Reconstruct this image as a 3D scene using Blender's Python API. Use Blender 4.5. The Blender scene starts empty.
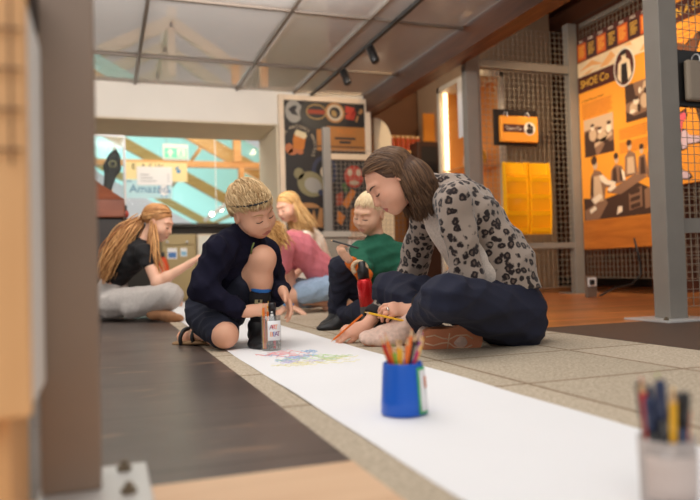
import bpy, bmesh, math, random
import numpy as np
from mathutils import Vector, Matrix

random.seed(7)
scene = bpy.context.scene
COL = scene.collection

# ------------------------------------------------------------------ camera
FPX = 690.0                      # focal length in pixels of a 700 px wide frame
CAM_H = 0.29
YAW, PITCH, ROLL = math.radians(19.5), math.radians(1.5), math.radians(1.6)
CF = np.array([math.sin(YAW) * math.cos(PITCH), math.cos(YAW) * math.cos(PITCH), math.sin(PITCH)])
_r0 = np.array([math.cos(YAW), -math.sin(YAW), 0.0])
_u0 = np.cross(_r0, CF)
CR = _r0 * math.cos(ROLL) - _u0 * math.sin(ROLL)
CU = _u0 * math.cos(ROLL) + _r0 * math.sin(ROLL)
CP = np.array([0.0, 0.0, CAM_H])
cam_data = bpy.data.cameras.new('camera')
cam = bpy.data.objects.new('camera', cam_data)
COL.objects.link(cam)
cam.matrix_world = Matrix(((CR[0], CU[0], -CF[0], CP[0]), (CR[1], CU[1], -CF[1], CP[1]),
                           (CR[2], CU[2], -CF[2], CP[2]), (0, 0, 0, 1)))
cam_data.sensor_width = 36.0
cam_data.lens = 36.0 * FPX / 700.0
cam_data.clip_start = 0.02
cam_data.dof.use_dof = True
cam_data.dof.focus_distance = 2.5
cam_data.dof.aperture_fstop = 2.2
scene.camera = cam

# ------------------------------------------------------------------ world, lights, exposure
world = bpy.data.worlds.new('world')
scene.world = world
world.use_nodes = True
wb = world.node_tree.nodes['Background']
wb.inputs['Color'].default_value = (1.0, 0.98, 0.96, 1)
wb.inputs['Strength'].default_value = 0.55


def area(name, loc, target, sx, sy, power, col):
    ld = bpy.data.lights.new(name, 'AREA')
    ld.shape = 'RECTANGLE'
    ld.size, ld.size_y, ld.energy, ld.color = sx, sy, power, col
    o = bpy.data.objects.new(name, ld)
    COL.objects.link(o)
    o.location = loc
    o.rotation_euler = (Vector(target) - Vector(loc)).to_track_quat('-Z', 'Y').to_euler()
    return o


def spot(name, loc, target, power, col, angle=60, blend=0.6, size=0.04):
    ld = bpy.data.lights.new(name, 'SPOT')
    ld.energy, ld.color, ld.spot_size, ld.spot_blend, ld.shadow_soft_size = power, col, math.radians(angle), blend, size
    o = bpy.data.objects.new(name, ld)
    COL.objects.link(o)
    o.location = loc
    o.rotation_euler = (Vector(target) - Vector(loc)).to_track_quat('-Z', 'Y').to_euler()
    return o


area('skylight_overhead', (0.3, 2.3, 2.6), (0.6, 2.4, 0), 2.6, 2.2, 56, (1.0, 0.965, 0.92))
area('soft_key_behind', (-0.6, -0.8, 2.3), (0.8, 2.6, 0.3), 2.4, 1.6, 26, (1.0, 0.97, 0.94))  # added lamp behind the camera for a soft key, out of view
area('ceiling_wash_fill', (0.4, 3.9, 1.98), (0.6, 7.0, 2.0), 2.6, 0.3, 64, (1.0, 0.965, 0.92))  # added lamp just above the frame, brightens lintel and ceiling
area('passage_daylight', (0.8, 8.6, 2.6), (0.8, 7.2, 0.2), 1.6, 1.0, 12, (0.92, 1.0, 0.98))
area('rafter_fill_front', (1.0, 8.4, 2.5), (1.2, 12.0, 2.6), 2.0, 0.5, 34, (1.0, 0.90, 0.76))  # added warm lamp, only there to light the far rafters
area('rafter_fill_below', (1.0, 11.5, 1.10), (1.0, 11.6, 3.0), 3.0, 0.5, 36, (1.0, 0.84, 0.62))  # added upward lamp, put in to warm the undersides of the rafters
area('daylight_above', (0.7, 17.0, 7.5), (0.7, 17.0, 0), 9.0, 20.0, 950, (0.90, 1.0, 0.98))
spot('exhibit_spot', (2.9, 3.6, 2.5), (4.15, 4.8, 1.4), 110, (1.0, 0.78, 0.52), 70)
spot('exhibit_spot.001', (2.75, 4.2, 2.5), (3.6, 5.25, 0.9), 90, (1.0, 0.78, 0.52), 70)
spot('exhibit_spot.002', (2.3, 5.4, 2.1), (2.25, 6.9, 1.5), 15, (1.0, 0.82, 0.6), 80)
spot('exhibit_spot.003', (3.1, 5.0, 2.9), (2.9, 7.9, 1.6), 130, (1.0, 0.72, 0.42), 70)
spot('exhibit_spot.004', (2.9, 2.7, 2.4), (4.1, 3.8, 1.2), 80, (1.0, 0.78, 0.52), 70)
scene.view_settings.view_transform = 'Standard'
scene.view_settings.look = 'None'
scene.view_settings.exposure = 0.02
scene.view_settings.gamma = 1.0
scene.view_settings.use_curve_mapping = False


# ------------------------------------------------------------------ helpers
def nz(v):
    v = np.asarray(v, float)
    return v / (np.linalg.norm(v) + 1e-12)


def at(x, y, d):
    """point seen at pixel x, y at depth d (metres along the view axis)"""
    return CP + (CF + CR * ((x - 350) / FPX) + CU * ((250 - y) / FPX)) * d


def idir(right, up, toward):
    return nz(CR * right + CU * up - CF * toward)


def on_floor(x, y, z=0.0):
    r = CF + CR * ((x - 350) / FPX) + CU * ((250 - y) / FPX)
    return CP + r * ((z - CAM_H) / r[2])


def on_y(x, y, Y):
    r = CF + CR * ((x - 350) / FPX) + CU * ((250 - y) / FPX)
    return CP + r * (Y / r[1])


def on_x(x, y, X):
    r = CF + CR * ((x - 350) / FPX) + CU * ((250 - y) / FPX)
    return CP + r * (X / r[0])


def srgb(r, g, b):
    return tuple(((c / 255) / 12.92 if c / 255 <= 0.04045 else ((c / 255 + 0.055) / 1.055) ** 2.4) for c in (r, g, b)) + (1.0,)


def mat(name, col, rough=0.6, metal=0.0, spec=0.5, noise=0.0, nscale=20.0, bump=0.0, bscale=200.0, sss=0.0, emit=None, estr=0.0,
        stretch=None, sheen=0.0):
    m = bpy.data.materials.new(name)
    m.use_nodes = True
    nt = m.node_tree
    b = nt.nodes['Principled BSDF']
    b.inputs['Base Color'].default_value = col
    b.inputs['Roughness'].default_value = rough
    b.inputs['Metallic'].default_value = metal
    b.inputs['Specular IOR Level'].default_value = spec
    if sheen:
        b.inputs['Sheen Weight'].default_value = sheen
        b.inputs['Sheen Roughness'].default_value = 0.5
    if sss:
        b.inputs['Subsurface Weight'].default_value = sss
        b.inputs['Subsurface Radius'].default_value = (0.012, 0.005, 0.003)
        b.inputs['Subsurface Scale'].default_value = 1.0
    if emit:
        b.inputs['Emission Color'].default_value = emit
        b.inputs['Emission Strength'].default_value = estr
    tc = nt.nodes.new('ShaderNodeTexCoord')
    src = tc.outputs['Object']
    if stretch:
        mp = nt.nodes.new('ShaderNodeMapping')
        mp.inputs['Scale'].default_value = stretch
        nt.links.new(src, mp.inputs['Vector'])
        src = mp.outputs['Vector']
    if noise:
        n = nt.nodes.new('ShaderNodeTexNoise')
        n.inputs['Scale'].default_value = nscale
        n.inputs['Detail'].default_value = 4
        nt.links.new(src, n.inputs['Vector'])
        r = nt.nodes.new('ShaderNodeValToRGB')
        r.color_ramp.elements[0].position = 0.3
        r.color_ramp.elements[1].position = 0.7
        r.color_ramp.elements[0].color = tuple(c * (1 - noise) for c in col[:3]) + (1,)
        r.color_ramp.elements[1].color = tuple(min(1, c * (1 + noise)) for c in col[:3]) + (1,)
        nt.links.new(n.outputs['Fac'], r.inputs['Fac'])
        nt.links.new(r.outputs['Color'], b.inputs['Base Color'])
    if bump:
        n2 = nt.nodes.new('ShaderNodeTexNoise')
        n2.inputs['Scale'].default_value = bscale
        n2.inputs['Detail'].default_value = 3
        nt.links.new(src, n2.inputs['Vector'])
        bp = nt.nodes.new('ShaderNodeBump')
        bp.inputs['Strength'].default_value = bump
        bp.inputs['Distance'].default_value = 0.004
        nt.links.new(n2.outputs['Fac'], bp.inputs['Height'])
        nt.links.new(bp.outputs['Normal'], b.inputs['Normal'])
    return m


def mat_wood(name, c1, c2, axis='X', scale=6.0, rough=0.45, plank=None, seam=0.003):
    m = bpy.data.materials.new(name)
    m.use_nodes = True
    nt = m.node_tree
    b = nt.nodes['Principled BSDF']
    b.inputs['Roughness'].default_value = rough
    tc = nt.nodes.new('ShaderNodeTexCoord')
    mp = nt.nodes.new('ShaderNodeMapping')
    sc = {'X': (0.12, 1, 1), 'Y': (1, 0.12, 1), 'Z': (1, 1, 0.12), 'N': (0.7, 1, 1)}[axis]
    mp.inputs['Scale'].default_value = sc
    nt.links.new(tc.outputs['Object'], mp.inputs['Vector'])
    n = nt.nodes.new('ShaderNodeTexNoise')
    n.inputs['Scale'].default_value = scale * 4
    n.inputs['Detail'].default_value = 6
    n.inputs['Distortion'].default_value = 0.6
    nt.links.new(mp.outputs['Vector'], n.inputs['Vector'])
    r = nt.nodes.new('ShaderNodeValToRGB')
    r.color_ramp.elements[0].position = 0.3
    r.color_ramp.elements[1].position = 0.7
    r.color_ramp.elements[0].color = c1
    r.color_ramp.elements[1].color = c2
    nt.links.new(n.outputs['Fac'], r.inputs['Fac'])
    out = r.outputs['Color']
    if plank:
        bt = nt.nodes.new('ShaderNodeTexBrick')
        bt.inputs['Scale'].default_value = 1.0
        bt.inputs['Mortar Size'].default_value = seam
        bt.inputs['Brick Width'].default_value = plank[0]
        bt.inputs['Row Height'].default_value = plank[1]
        bt.inputs['Color1'].default_value = (0.75, 0.75, 0.75, 1)
        bt.inputs['Color2'].default_value = (1.1, 1.05, 1.0, 1)
        bt.inputs['Mortar'].default_value = (0.35, 0.3, 0.28, 1)
        mp2 = nt.nodes.new('ShaderNodeMapping')
        if axis == 'Y':
            mp2.inputs['Rotation'].default_value = (0, 0, math.radians(90))
        nt.links.new(tc.outputs['Object'], mp2.inputs['Vector'])
        nt.links.new(mp2.outputs['Vector'], bt.inputs['Vector'])
        mx = nt.nodes.new('ShaderNodeMixRGB')
        mx.blend_type = 'MULTIPLY'
        mx.inputs['Fac'].default_value = 1.0
        nt.links.new(out, mx.inputs['Color1'])
        nt.links.new(bt.outputs['Color'], mx.inputs['Color2'])
        out = mx.outputs['Color']
    nt.links.new(out, b.inputs['Base Color'])
    return m


def mat_clear(name, tint=(0.9, 0.95, 0.95, 1), gloss=0.12, body=0.0, bodycol=(0.8, 0.8, 0.8, 1), rough=0.05, through=False):
    m = bpy.data.materials.new(name)
    m.use_nodes = True
    nt = m.node_tree
    nt.nodes.clear()
    o = nt.nodes.new('ShaderNodeOutputMaterial')
    t = nt.nodes.new('ShaderNodeBsdfTransparent')
    t.inputs['Color'].default_value = tint
    g = nt.nodes.new('ShaderNodeBsdfGlossy')
    g.inputs['Roughness'].default_value = rough
    mx = nt.nodes.new('ShaderNodeMixShader')
    mx.inputs['Fac'].default_value = gloss
    nt.links.new(t.outputs[0], mx.inputs[1])
    nt.links.new(g.outputs[0], mx.inputs[2])
    last = mx
    if body:
        d = nt.nodes.new('ShaderNodeBsdfTranslucent' if through else 'ShaderNodeBsdfDiffuse')
        d.inputs['Color'].default_value = bodycol
        m2 = nt.nodes.new('ShaderNodeMixShader')
        m2.inputs['Fac'].default_value = body
        nt.links.new(last.outputs[0], m2.inputs[1])
        nt.links.new(d.outputs[0], m2.inputs[2])
        last = m2
    nt.links.new(last.outputs[0], o.inputs['Surface'])
    return m


def tag(o, label=None, cat=None, group=None, kind=None):
    if label:
        o['label'] = label
    if cat:
        o['category'] = cat
    if group:
        o['group'] = group
    if kind:
        o['kind'] = kind
    return o


def thing(name, label, cat, loc=(0, 0, 0), group=None):
    o = bpy.data.objects.new(name, None)
    o.empty_display_size = 0.05
    COL.objects.link(o)
    o.location = [float(c) for c in loc]
    return tag(o, label, cat, group)


def put(name, me, m, parent=None, smooth=False):
    """link a mesh given in world coordinates; under a parent it is stored relative to the parent's place"""
    o = bpy.data.objects.new(name, me)
    COL.objects.link(o)
    ms = m if isinstance(m, (list, tuple)) else [m]
    for q in ms:
        me.materials.append(q)
    if smooth:
        me.polygons.foreach_set('use_smooth', [True] * len(me.polygons))
    base = Vector((0, 0, 0))
    if parent is not None:
        base = world_loc(parent)
        o.parent = parent
        me.transform(Matrix.Translation(-base))
    elif len(me.vertices):
        co = np.empty(len(me.vertices) * 3)
        me.vertices.foreach_get('co', co)
        co = co.reshape(-1, 3)
        b = Vector(((co[:, 0].min() + co[:, 0].max()) / 2, (co[:, 1].min() + co[:, 1].max()) / 2, co[:, 2].min()))
        me.transform(Matrix.Translation(-b))
        o.location = b
    return o


def world_loc(o):
    v = Vector(o.location)
    while o.parent is not None:
        o = o.parent
        v = v + Vector(o.location)
    return v


class MB:
    """collects boxes, tubes, lathes into one mesh"""

    def __init__(s):
        s.bm = bmesh.new()

    def box(s, lo, hi, bev=0.0, mi=0):
        r = bmesh.ops.create_cube(s.bm, size=1.0)
        lo, hi = np.minimum(lo, hi), np.maximum(lo, hi)
        c, d = (lo + hi) / 2, hi - lo
        for v in r['verts']:
            v.co = Vector((v.co.x * d[0] + c[0], v.co.y * d[1] + c[1], v.co.z * d[2] + c[2]))
        fs = {f for v in r['verts'] for f in v.link_faces}
        for f in fs:
            f.material_index = mi
        if bev:
            es = list({e for v in r['verts'] for e in v.link_edges})
            bmesh.ops.bevel(s.bm, geom=es, offset=bev, segments=2, affect='EDGES', profile=0.5)
        return s

    def obox(s, c, ax, ay, az, bev=0.0):
        """box about c with half-extent vectors ax, ay, az"""
        c, ax, ay, az = [np.asarray(q, float) for q in (c, ax, ay, az)]
        vs = [s.bm.verts.new(Vector(c + i * ax + j * ay + k * az)) for i in (-1, 1) for j in (-1, 1) for k in (-1, 1)]
        fs = []
        for q in ((0, 1, 3, 2), (4, 6, 7, 5), (0, 4, 5, 1), (2, 3, 7, 6), (0, 2, 6, 4), (1, 5, 7, 3)):
            fs.append(s.bm.faces.new([vs[i] for i in q]))
        bmesh.ops.recalc_face_normals(s.bm, faces=fs)
        if bev:
            es = list({e for v in vs for e in v.link_edges})
            bmesh.ops.bevel(s.bm, geom=es, offset=bev, segments=2, affect='EDGES', profile=0.5)
        return s

    def tube(s, pts, rad, n=8, cap=True):
        pts = [np.asarray(p, float) for p in pts]
        rr = rad if isinstance(rad, (list, tuple, np.ndarray)) else [rad] * len(pts)
        rings = []
        prev = None
        for i, p in enumerate(pts):
            t = nz(pts[min(i + 1, len(pts) - 1)] - pts[max(i - 1, 0)])
            a = np.array([0, 0, 1.0]) if abs(t[2]) < 0.9 else np.array([1.0, 0, 0])
            if prev is not None:
                a = prev
            u = nz(a - t * np.dot(a, t))
            prev = u
            w = np.cross(t, u)
            rings.append([s.bm.verts.new(Vector(p + rr[i] * (u * math.cos(2 * math.pi * k / n) + w * math.sin(2 * math.pi * k / n)))) for k in range(n)])
        for a, b in zip(rings, rings[1:]):
            for k in range(n):
                s.bm.faces.new((a[k], a[(k + 1) % n], b[(k + 1) % n], b[k]))
        if cap:
            s.bm.faces.new(rings[0][::-1])
            s.bm.faces.new(rings[-1])
        return s

    def lathe(s, base, prof, n=32, axis=(0, 0, 1), arc=None):
        """prof: (radius, height) pairs turned about axis through base"""
        ax = nz(axis)
        a = np.array([1.0, 0, 0]) if abs(ax[0]) < 0.9 else np.array([0, 1.0, 0])
        u = nz(a - ax * np.dot(a, ax))
        w = np.cross(ax, u)
        base = np.asarray(base, float)
        rings = []
        a0, a1 = arc or (0, 2 * math.pi)
        cnt = n if arc is None else n + 1
        for r, h in prof:
            rings.append([s.bm.verts.new(Vector(base + ax * h + r * (u * math.cos(a0 + (a1 - a0) * k / n) + w * math.sin(a0 + (a1 - a0) * k / n)))) for k in range(cnt)])
        for p, q in zip(rings, rings[1:]):
            for k in range(n):
                s.bm.faces.new((p[k], p[(k + 1) % cnt], q[(k + 1) % cnt], q[k]))
        return s

    def poly(s, pts, thick=None):
        """a flat polygon, or a prism when thick (a vector) is given"""
        a = [s.bm.verts.new(Vector(np.asarray(p, float))) for p in pts]
        s.bm.faces.new(a)
        if thick is not None:
            t = np.asarray(thick, float)
            b = [s.bm.verts.new(Vector(np.asarray(p, float) + t)) for p in pts]
            s.bm.faces.new(b[::-1])
            for k in range(len(a)):
                j = (k + 1) % len(a)
                s.bm.faces.new((a[j], a[k], b[k], b[j]))
        return s

    def build(s, name, m, parent=None, smooth=False):
        bmesh.ops.recalc_face_normals(s.bm, faces=s.bm.faces[:])
        me = bpy.data.meshes.new(name)
        s.bm.to_mesh(me)
        s.bm.free()
        o = put(name, me, m, parent, smooth)
        return o


def boxo(name, lo, hi, m, parent=None, bev=0.0):
    return MB().box(lo, hi, bev).build(name, m, parent)


class Board:
    """flat artwork on a plane: origin, u to the right, v up; layers stack outward along the normal"""

    def __init__(s, o, u, v, parent, step=0.0009):
        s.o, s.u, s.v = np.asarray(o, float), nz(u), nz(v)
        s.n = np.cross(s.u, s.v)
        s.parent, s.step = parent, step

    def p(s, x, y, lay=0):
        return s.o + s.u * x + s.v * y + s.n * s.step * lay

    def polys(s, name, polys, m, lay=1, parent=None):
        if len(polys) > 1 and name != 'text_lines':
            one = name[:-1] if name.endswith('s') else name
            for q in polys:
                s.polys(one, [q], m, lay, parent)
            return None
        b = MB()
        for q in polys:
            b.poly([s.p(x, y, lay) for x, y in q], -s.n * s.step * 0.8)
        return b.build(name, m, parent or s.parent)

    def rect(s, name, x0, y0, x1, y1, m, lay=1, parent=None):
        return s.polys(name, [[(x0, y0), (x1, y0), (x1, y1), (x0, y1)]], m, lay, parent)

    @staticmethod
    def ellipse(cx, cy, rx, ry=None, n=28, a0=0, a1=360, rot=0):
        ry = rx if ry is None else ry
        pts = []
        cnt = n if a1 - a0 == 360 else n + 1
        for k in range(cnt):
            a = math.radians(a0 + (a1 - a0) * k / n)
            x, y = rx * math.cos(a), ry * math.sin(a)
            c, q = math.cos(math.radians(rot)), math.sin(math.radians(rot))
            pts.append((cx + x * c - y * q, cy + x * q + y * c))
        return pts

    def text(s, body, x, y, size, m, lay=2, parent=None, rot=0, align='LEFT', name='lettering', sx=1.0):
        cu = bpy.data.curves.new(name, 'FONT')
        cu.body = body
        cu.size = size
        cu.align_x = align
        cu.extrude = 0.0003
        cu.materials.append(m)
        tmp = bpy.data.objects.new(name, cu)
        me = bpy.data.meshes.new_from_object(tmp)
        bpy.data.objects.remove(tmp)
        bpy.data.curves.remove(cu)
        o = bpy.data.objects.new(name, me)
        COL.objects.link(o)
        par = parent or s.parent
        base = np.array(world_loc(par)) if par else np.zeros(3)
        c, q = math.cos(math.radians(rot)), math.sin(math.radians(rot))
        u = (s.u * c + s.v * q)
        v = (-s.u * q + s.v * c)
        p = s.p(x, y, lay) - base
        o.parent = par
        o.matrix_local = Matrix(((u[0] * sx, v[0], s.n[0], p[0]), (u[1] * sx, v[1], s.n[1], p[1]), (u[2] * sx, v[2], s.n[2], p[2]), (0, 0, 0, 1)))
        return o


# ------------------------------------------------------------------ smooth solids: distance fields turned into one continuous mesh
class Sdf:
    def __init__(s):
        s.ops = []

    def cap(s, a, b, ra, rb=None, k=0.02, squash=None, flat=1.0, sub=False, ends=False):
        """tapered limb from a to b; squash: axis along which it is flattened by flat; ends: flat ends"""
        s.ops.append(('c', np.asarray(a, float), np.asarray(b, float), ra, ra if rb is None else rb, k,
                      None if squash is None else nz(squash), flat, sub, ends))
        return s

    def chain(s, pts, rads, k=0.02, squash=None, flat=1.0):
        for i in range(len(pts) - 1):
            s.cap(pts[i], pts[i + 1], rads[i], rads[i + 1], k, squash, flat)
        return s

    def ell(s, c, r, frame=None, k=0.02, sub=False):
        s.ops.append(('e', np.asarray(c, float), np.asarray(r, float), np.eye(3) if frame is None else np.asarray(frame), k, sub))
        return s

    def cut(s, p, n, reach=None):
        s.ops.append(('h', np.asarray(p, float), nz(n), reach))
        return s

    def bounds(s):
        lo, hi = [], []
        for o in s.ops:
            if o[0] == 'c' and not o[8]:
                r = max(o[3], o[4])
                lo.append(np.minimum(o[1], o[2]) - r)
                hi.append(np.maximum(o[1], o[2]) + r)
            elif o[0] == 'e' and not o[5]:
                r = max(o[2])
                lo.append(o[1] - r)
                hi.append(o[1] + r)
        return np.min(lo, 0), np.max(hi, 0)

    def field(s, h, disp=None, pad=0.012):
        lo, hi = s.bounds()
        lo, hi = lo - pad, hi + pad
        n = np.maximum(np.ceil((hi - lo) / h).astype(int) + 1, 4)
        D = np.full(n, 1.0, np.float32)
        ax = [(lo[i] + h * np.arange(n[i])).astype(np.float32) for i in range(3)]
        for o in s.ops:
            if o[0] == 'h':
                X = (ax[0] - o[1][0])[:, None, None] * o[2][0] + (ax[1] - o[1][1])[None, :, None] * o[2][1] + (ax[2] - o[1][2])[None, None, :] * o[2][2]
                if o[3]:
                    q = ((ax[0] - o[1][0]) ** 2)[:, None, None] + ((ax[1] - o[1][1]) ** 2)[None, :, None] + ((ax[2] - o[1][2]) ** 2)[None, None, :]
                    X = np.where(q < o[3] ** 2, X, -1)
                D = np.maximum(D, X)
                continue
            if o[0] == 'c':
                _, a, b, ra, rb, k, sq, fl, sub, ends = o
                m = max(ra, rb) + k + 3 * h
                blo, bhi = np.minimum(a, b) - m, np.maximum(a, b) + m
            else:
                _, c, r, fr, k, sub = o
                m = max(r) + k + 3 * h
                blo, bhi = c - m, c + m
            i0 = np.clip(np.floor((blo - lo) / h).astype(int), 0, n - 1)
            i1 = np.clip(np.ceil((bhi - lo) / h).astype(int) + 1, 1, n)
            if np.any(i1 <= i0):
                continue
            sl = tuple(slice(i0[i], i1[i]) for i in range(3))
            x = ax[0][sl[0]][:, None, None]
            y = ax[1][sl[1]][None, :, None]
            z = ax[2][sl[2]][None, None, :]
            if o[0] == 'c':
                ab = b - a
                L2 = max(ab @ ab, 1e-9)
                px, py, pz = x - a[0], y - a[1], z - a[2]
                t = (px * ab[0] + py * ab[1] + pz * ab[2]) / L2
                tc = np.clip(t, 0, 1)
                qx, qy, qz = px - tc * ab[0], py - tc * ab[1], pz - tc * ab[2]
                q2 = qx * qx + qy * qy + qz * qz
                if sq is not None:
                    e = qx * sq[0] + qy * sq[1] + qz * sq[2]
                    q2 = q2 - e * e + (e / fl) ** 2
                if ends:
                    L = math.sqrt(L2)
                    over = (t - tc) * L
                    rad = np.sqrt(np.maximum(q2 - over * over, 0)) - (ra + (rb - ra) * tc)
                    d = np.maximum(rad, np.abs(t - 0.5) * L - 0.5 * L)
                else:
                    d = np.sqrt(np.maximum(q2, 0)) - (ra + (rb - ra) * tc)
                if sq is not None:
                    d = d * (0.5 + 0.5 * fl)
            else:
                px, py, pz = x - c[0], y - c[1], z - c[2]
                l = [px * fr[i][0] + py * fr[i][1] + pz * fr[i][2] for i in range(3)]
                k0 = np.sqrt(sum((l[i] / r[i]) ** 2 for i in range(3)))
                k1 = np.sqrt(sum((l[i] / r[i] ** 2) ** 2 for i in range(3))) + 1e-9
                d = k0 * (k0 - 1) / k1
            A = D[sl]
            if sub:
                d = -d
                hh = np.maximum(k - np.abs(A - d), 0)
                D[sl] = np.maximum(A, d) + hh * hh / (4 * k)
            else:
                hh = np.maximum(k - np.abs(A - d), 0)
                D[sl] = np.minimum(A, d) - hh * hh / (4 * k)
        if disp is not None:
            near = np.abs(D) < 0.02
            idx = np.nonzero(near)
            P = np.stack([ax[i][idx[i]] for i in range(3)], 1)
            D[idx] += disp(P).astype(np.float32)
        D[0], D[-1], D[:, 0], D[:, -1], D[:, :, 0], D[:, :, -1] = 1, 1, 1, 1, 1, 1
        return D, lo

    def mesh(s, name, h, disp=None):
        D, lo = s.field(h, disp)
        ins = D < 0
        cs = np.zeros(np.array(D.shape) - 1, np.int8)
        for i in (0, 1):
            for j in (0, 1):
                for k in (0, 1):
                    cs += ins[i:D.shape[0] - 1 + i, j:D.shape[1] - 1 + j, k:D.shape[2] - 1 + k]
        act = (cs > 0) & (cs < 8)
        cells = np.argwhere(act)
        vid = np.full(act.shape, -1, np.int64)
        vid[act] = np.arange(len(cells))
        acc = np.zeros((len(cells), 3))
        cnt = np.zeros(len(cells))
        for axis in range(3):
            o1, o2 = [q for q in range(3) if q != axis]
            for a in (0, 1):
                for b in (0, 1):
                    p = cells.copy()
                    p[:, o1] += a
                    p[:, o2] += b
                    q = p.copy()
                    q[:, axis] += 1
                    d0 = D[p[:, 0], p[:, 1], p[:, 2]]
                    d1 = D[q[:, 0], q[:, 1], q[:, 2]]
                    x = (d0 < 0) != (d1 < 0)
                    t = np.clip(np.where(x, d0 / np.where(x, d0 - d1, 1), 0), 0, 1)
                    pt = p.astype(float)
                    pt[:, axis] += t
                    acc[x] += pt[x]
                    cnt[x] += 1
        V = lo + h * acc / cnt[:, None]
        Fs = []
        for axis in range(3):
            o1, o2 = [(1, 2), (2, 0), (0, 1)][axis]
            A = np.take(ins, range(D.shape[axis] - 1), axis)
            B = np.take(ins, range(1, D.shape[axis]), axis)
            e = np.argwhere(A != B)
            e = e[(e[:, o1] > 0) & (e[:, o2] > 0) & (e[:, o1] < D.shape[o1] - 1) & (e[:, o2] < D.shape[o2] - 1)]
            flip = A[e[:, 0], e[:, 1], e[:, 2]]
            quad = []
            for a, b in ((1, 1), (0, 1), (0, 0), (1, 0)):
                c = e.copy()
                c[:, o1] -= a
                c[:, o2] -= b
                quad.append(vid[c[:, 0], c[:, 1], c[:, 2]])
            quad = np.stack(quad, 1)
            quad[~flip] = quad[~flip][:, ::-1]
            Fs.append(quad)
        Q = np.concatenate(Fs)
        return mesh_from(name, V, Q)


def mesh_from(name, V, Q):
    me = bpy.data.meshes.new(name)
    me.vertices.add(len(V))
    me.vertices.foreach_set('co', np.asarray(V, float).ravel())
    m = Q.shape[1]
    me.loops.add(Q.size)
    me.loops.foreach_set('vertex_index', Q.ravel().astype(np.int32))
    me.polygons.add(len(Q))
    me.polygons.foreach_set('loop_start', np.arange(0, Q.size, m, dtype=np.int32))
    me.polygons.foreach_set('use_smooth', np.ones(len(Q), bool))
    me.update(calc_edges=True)
    me.validate()
    return me


def folds(amp, freq, seed, axis=None):
    """soft cloth folds for an Sdf"""
    rng = np.random.default_rng(seed)
    ks = rng.normal(size=(5, 3))
    ks /= np.linalg.norm(ks, axis=1)[:, None]
    ph = rng.uniform(0, 6.28, 5)
    freq = freq * 2.0
    fr = freq * rng.uniform(0.6, 1.5, 5)

    def f(P):
        w = 0.5 * np.sin(P @ ks[0] * freq * 0.4 + ph[0])
        d = np.zeros(len(P))
        for i in range(1, 5):
            d += 1 - 2 * np.abs(np.sin(P @ ks[i] * fr[i] + ph[i] + 2 * w))
        return -amp * 0.4 * d
    return f


def face_materials(me, fn):
    """fn(centres n x 3) -> material indices"""
    n = len(me.polygons)
    c = np.empty(n * 3)
    me.polygons.foreach_get('center', c)
    me.polygons.foreach_set('material_index', fn(c.reshape(-1, 3)).astype(np.int32))


class Frame:
    """person-local frame: x to the person's right, y forward, z up"""

    def __init__(s, o, fwd, up, sc=1.0):
        s.o = np.asarray(o, float)
        s.y = nz(fwd)
        s.x = nz(np.cross(s.y, up))
        s.z = np.cross(s.x, s.y)
        s.M = np.stack([s.x, s.y, s.z])
        s.s = sc

    def w(s, x, y, z):
        return s.o + s.s * (s.x * x + s.y * y + s.z * z)

    def loc(s, P):
        return ((np.asarray(P) - s.o) @ s.M.T) / s.s


def strand_mesh(name, paths, r0, r1, flat=0.5, sides=4):
    """paths n x m x 3 -> tapering locks in one mesh, with a random value per lock for its tint"""
    n, m, _ = paths.shape
    T = np.gradient(paths, axis=1)
    T /= np.linalg.norm(T, axis=2, keepdims=True) + 1e-9
    rng = np.random.default_rng(3)
    ref = rng.normal(size=(n, 1, 3))
    U = np.cross(T, np.broadcast_to(ref, T.shape))
    U /= np.linalg.norm(U, axis=2, keepdims=True) + 1e-9
    W = np.cross(T, U)
    t = np.linspace(0, 1, m)
    rad = (r0 * np.minimum(1, 0.55 + 2.5 * t) * (1 - t) ** 0.6 + r1)[None, :, None]
    rings = []
    for k in range(sides):
        a = 2 * math.pi * k / sides
        rings.append(paths + rad * (U * math.cos(a) + W * flat * math.sin(a)))
    V = np.stack(rings, 2)
    idx = np.arange(n * m * sides).reshape(n, m, sides)
    Q = []
    for k in range(sides):
        j = (k + 1) % sides
        Q.append(np.stack([idx[:, :-1, k], idx[:, :-1, j], idx[:, 1:, j], idx[:, 1:, k]], -1).reshape(-1, 4))
    me = mesh_from(name, V.reshape(-1, 3), np.concatenate(Q))
    at_ = me.attributes.new('tint', 'FLOAT', 'POINT')
    at_.data.foreach_set('value', np.repeat(rng.uniform(0, 1, n), m * sides))
    return me


def grow(starts, flow, steps, step, balls, seed=0, jit=0.25, pushout=1.0, hug=(), until=1.0, loft=(1.0, 1.06)):
    """walk locks from starts along flow(P, t), kept outside balls = (centre, radii, frame rows)"""
    rng = np.random.default_rng(seed)
    P = np.array(starts, float)
    J = rng.normal(size=P.shape) * jit
    sp = rng.uniform(0.75, 1.2, (len(P), 1))
    lay = rng.uniform(loft[0], loft[1], len(P))
    out = [P.copy()]
    for i in range(steps):
        d = flow(P, i / steps) + J + rng.normal(size=P.shape) * jit * 0.4
        d /= np.linalg.norm(d, axis=1, keepdims=True) + 1e-9
        P = P + d * step * sp
        for c, r, fr in balls:
            q = (P - c) @ fr.T / r
            l = np.linalg.norm(q, axis=1)
            ins = l < pushout
            if ins.any():
                q[ins] *= (pushout / np.maximum(l[ins], 1e-6))[:, None]
                P[ins] = c + (q[ins] * r) @ fr
        if hug and i / steps < until:
            ls, ts = [], []
            for c, r, fr in hug:
                q = (P - c) @ fr.T / r
                l = np.linalg.norm(q, axis=1)
                ls.append(l)
                ts.append(c + (q * (lay / np.maximum(l, 1e-6))[:, None] * r) @ fr)
            best = np.argmin(np.stack(ls), 0)
            P = np.stack(ts)[best, np.arange(len(P))]
        out.append(P.copy())
    return np.stack(out, 1)


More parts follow.
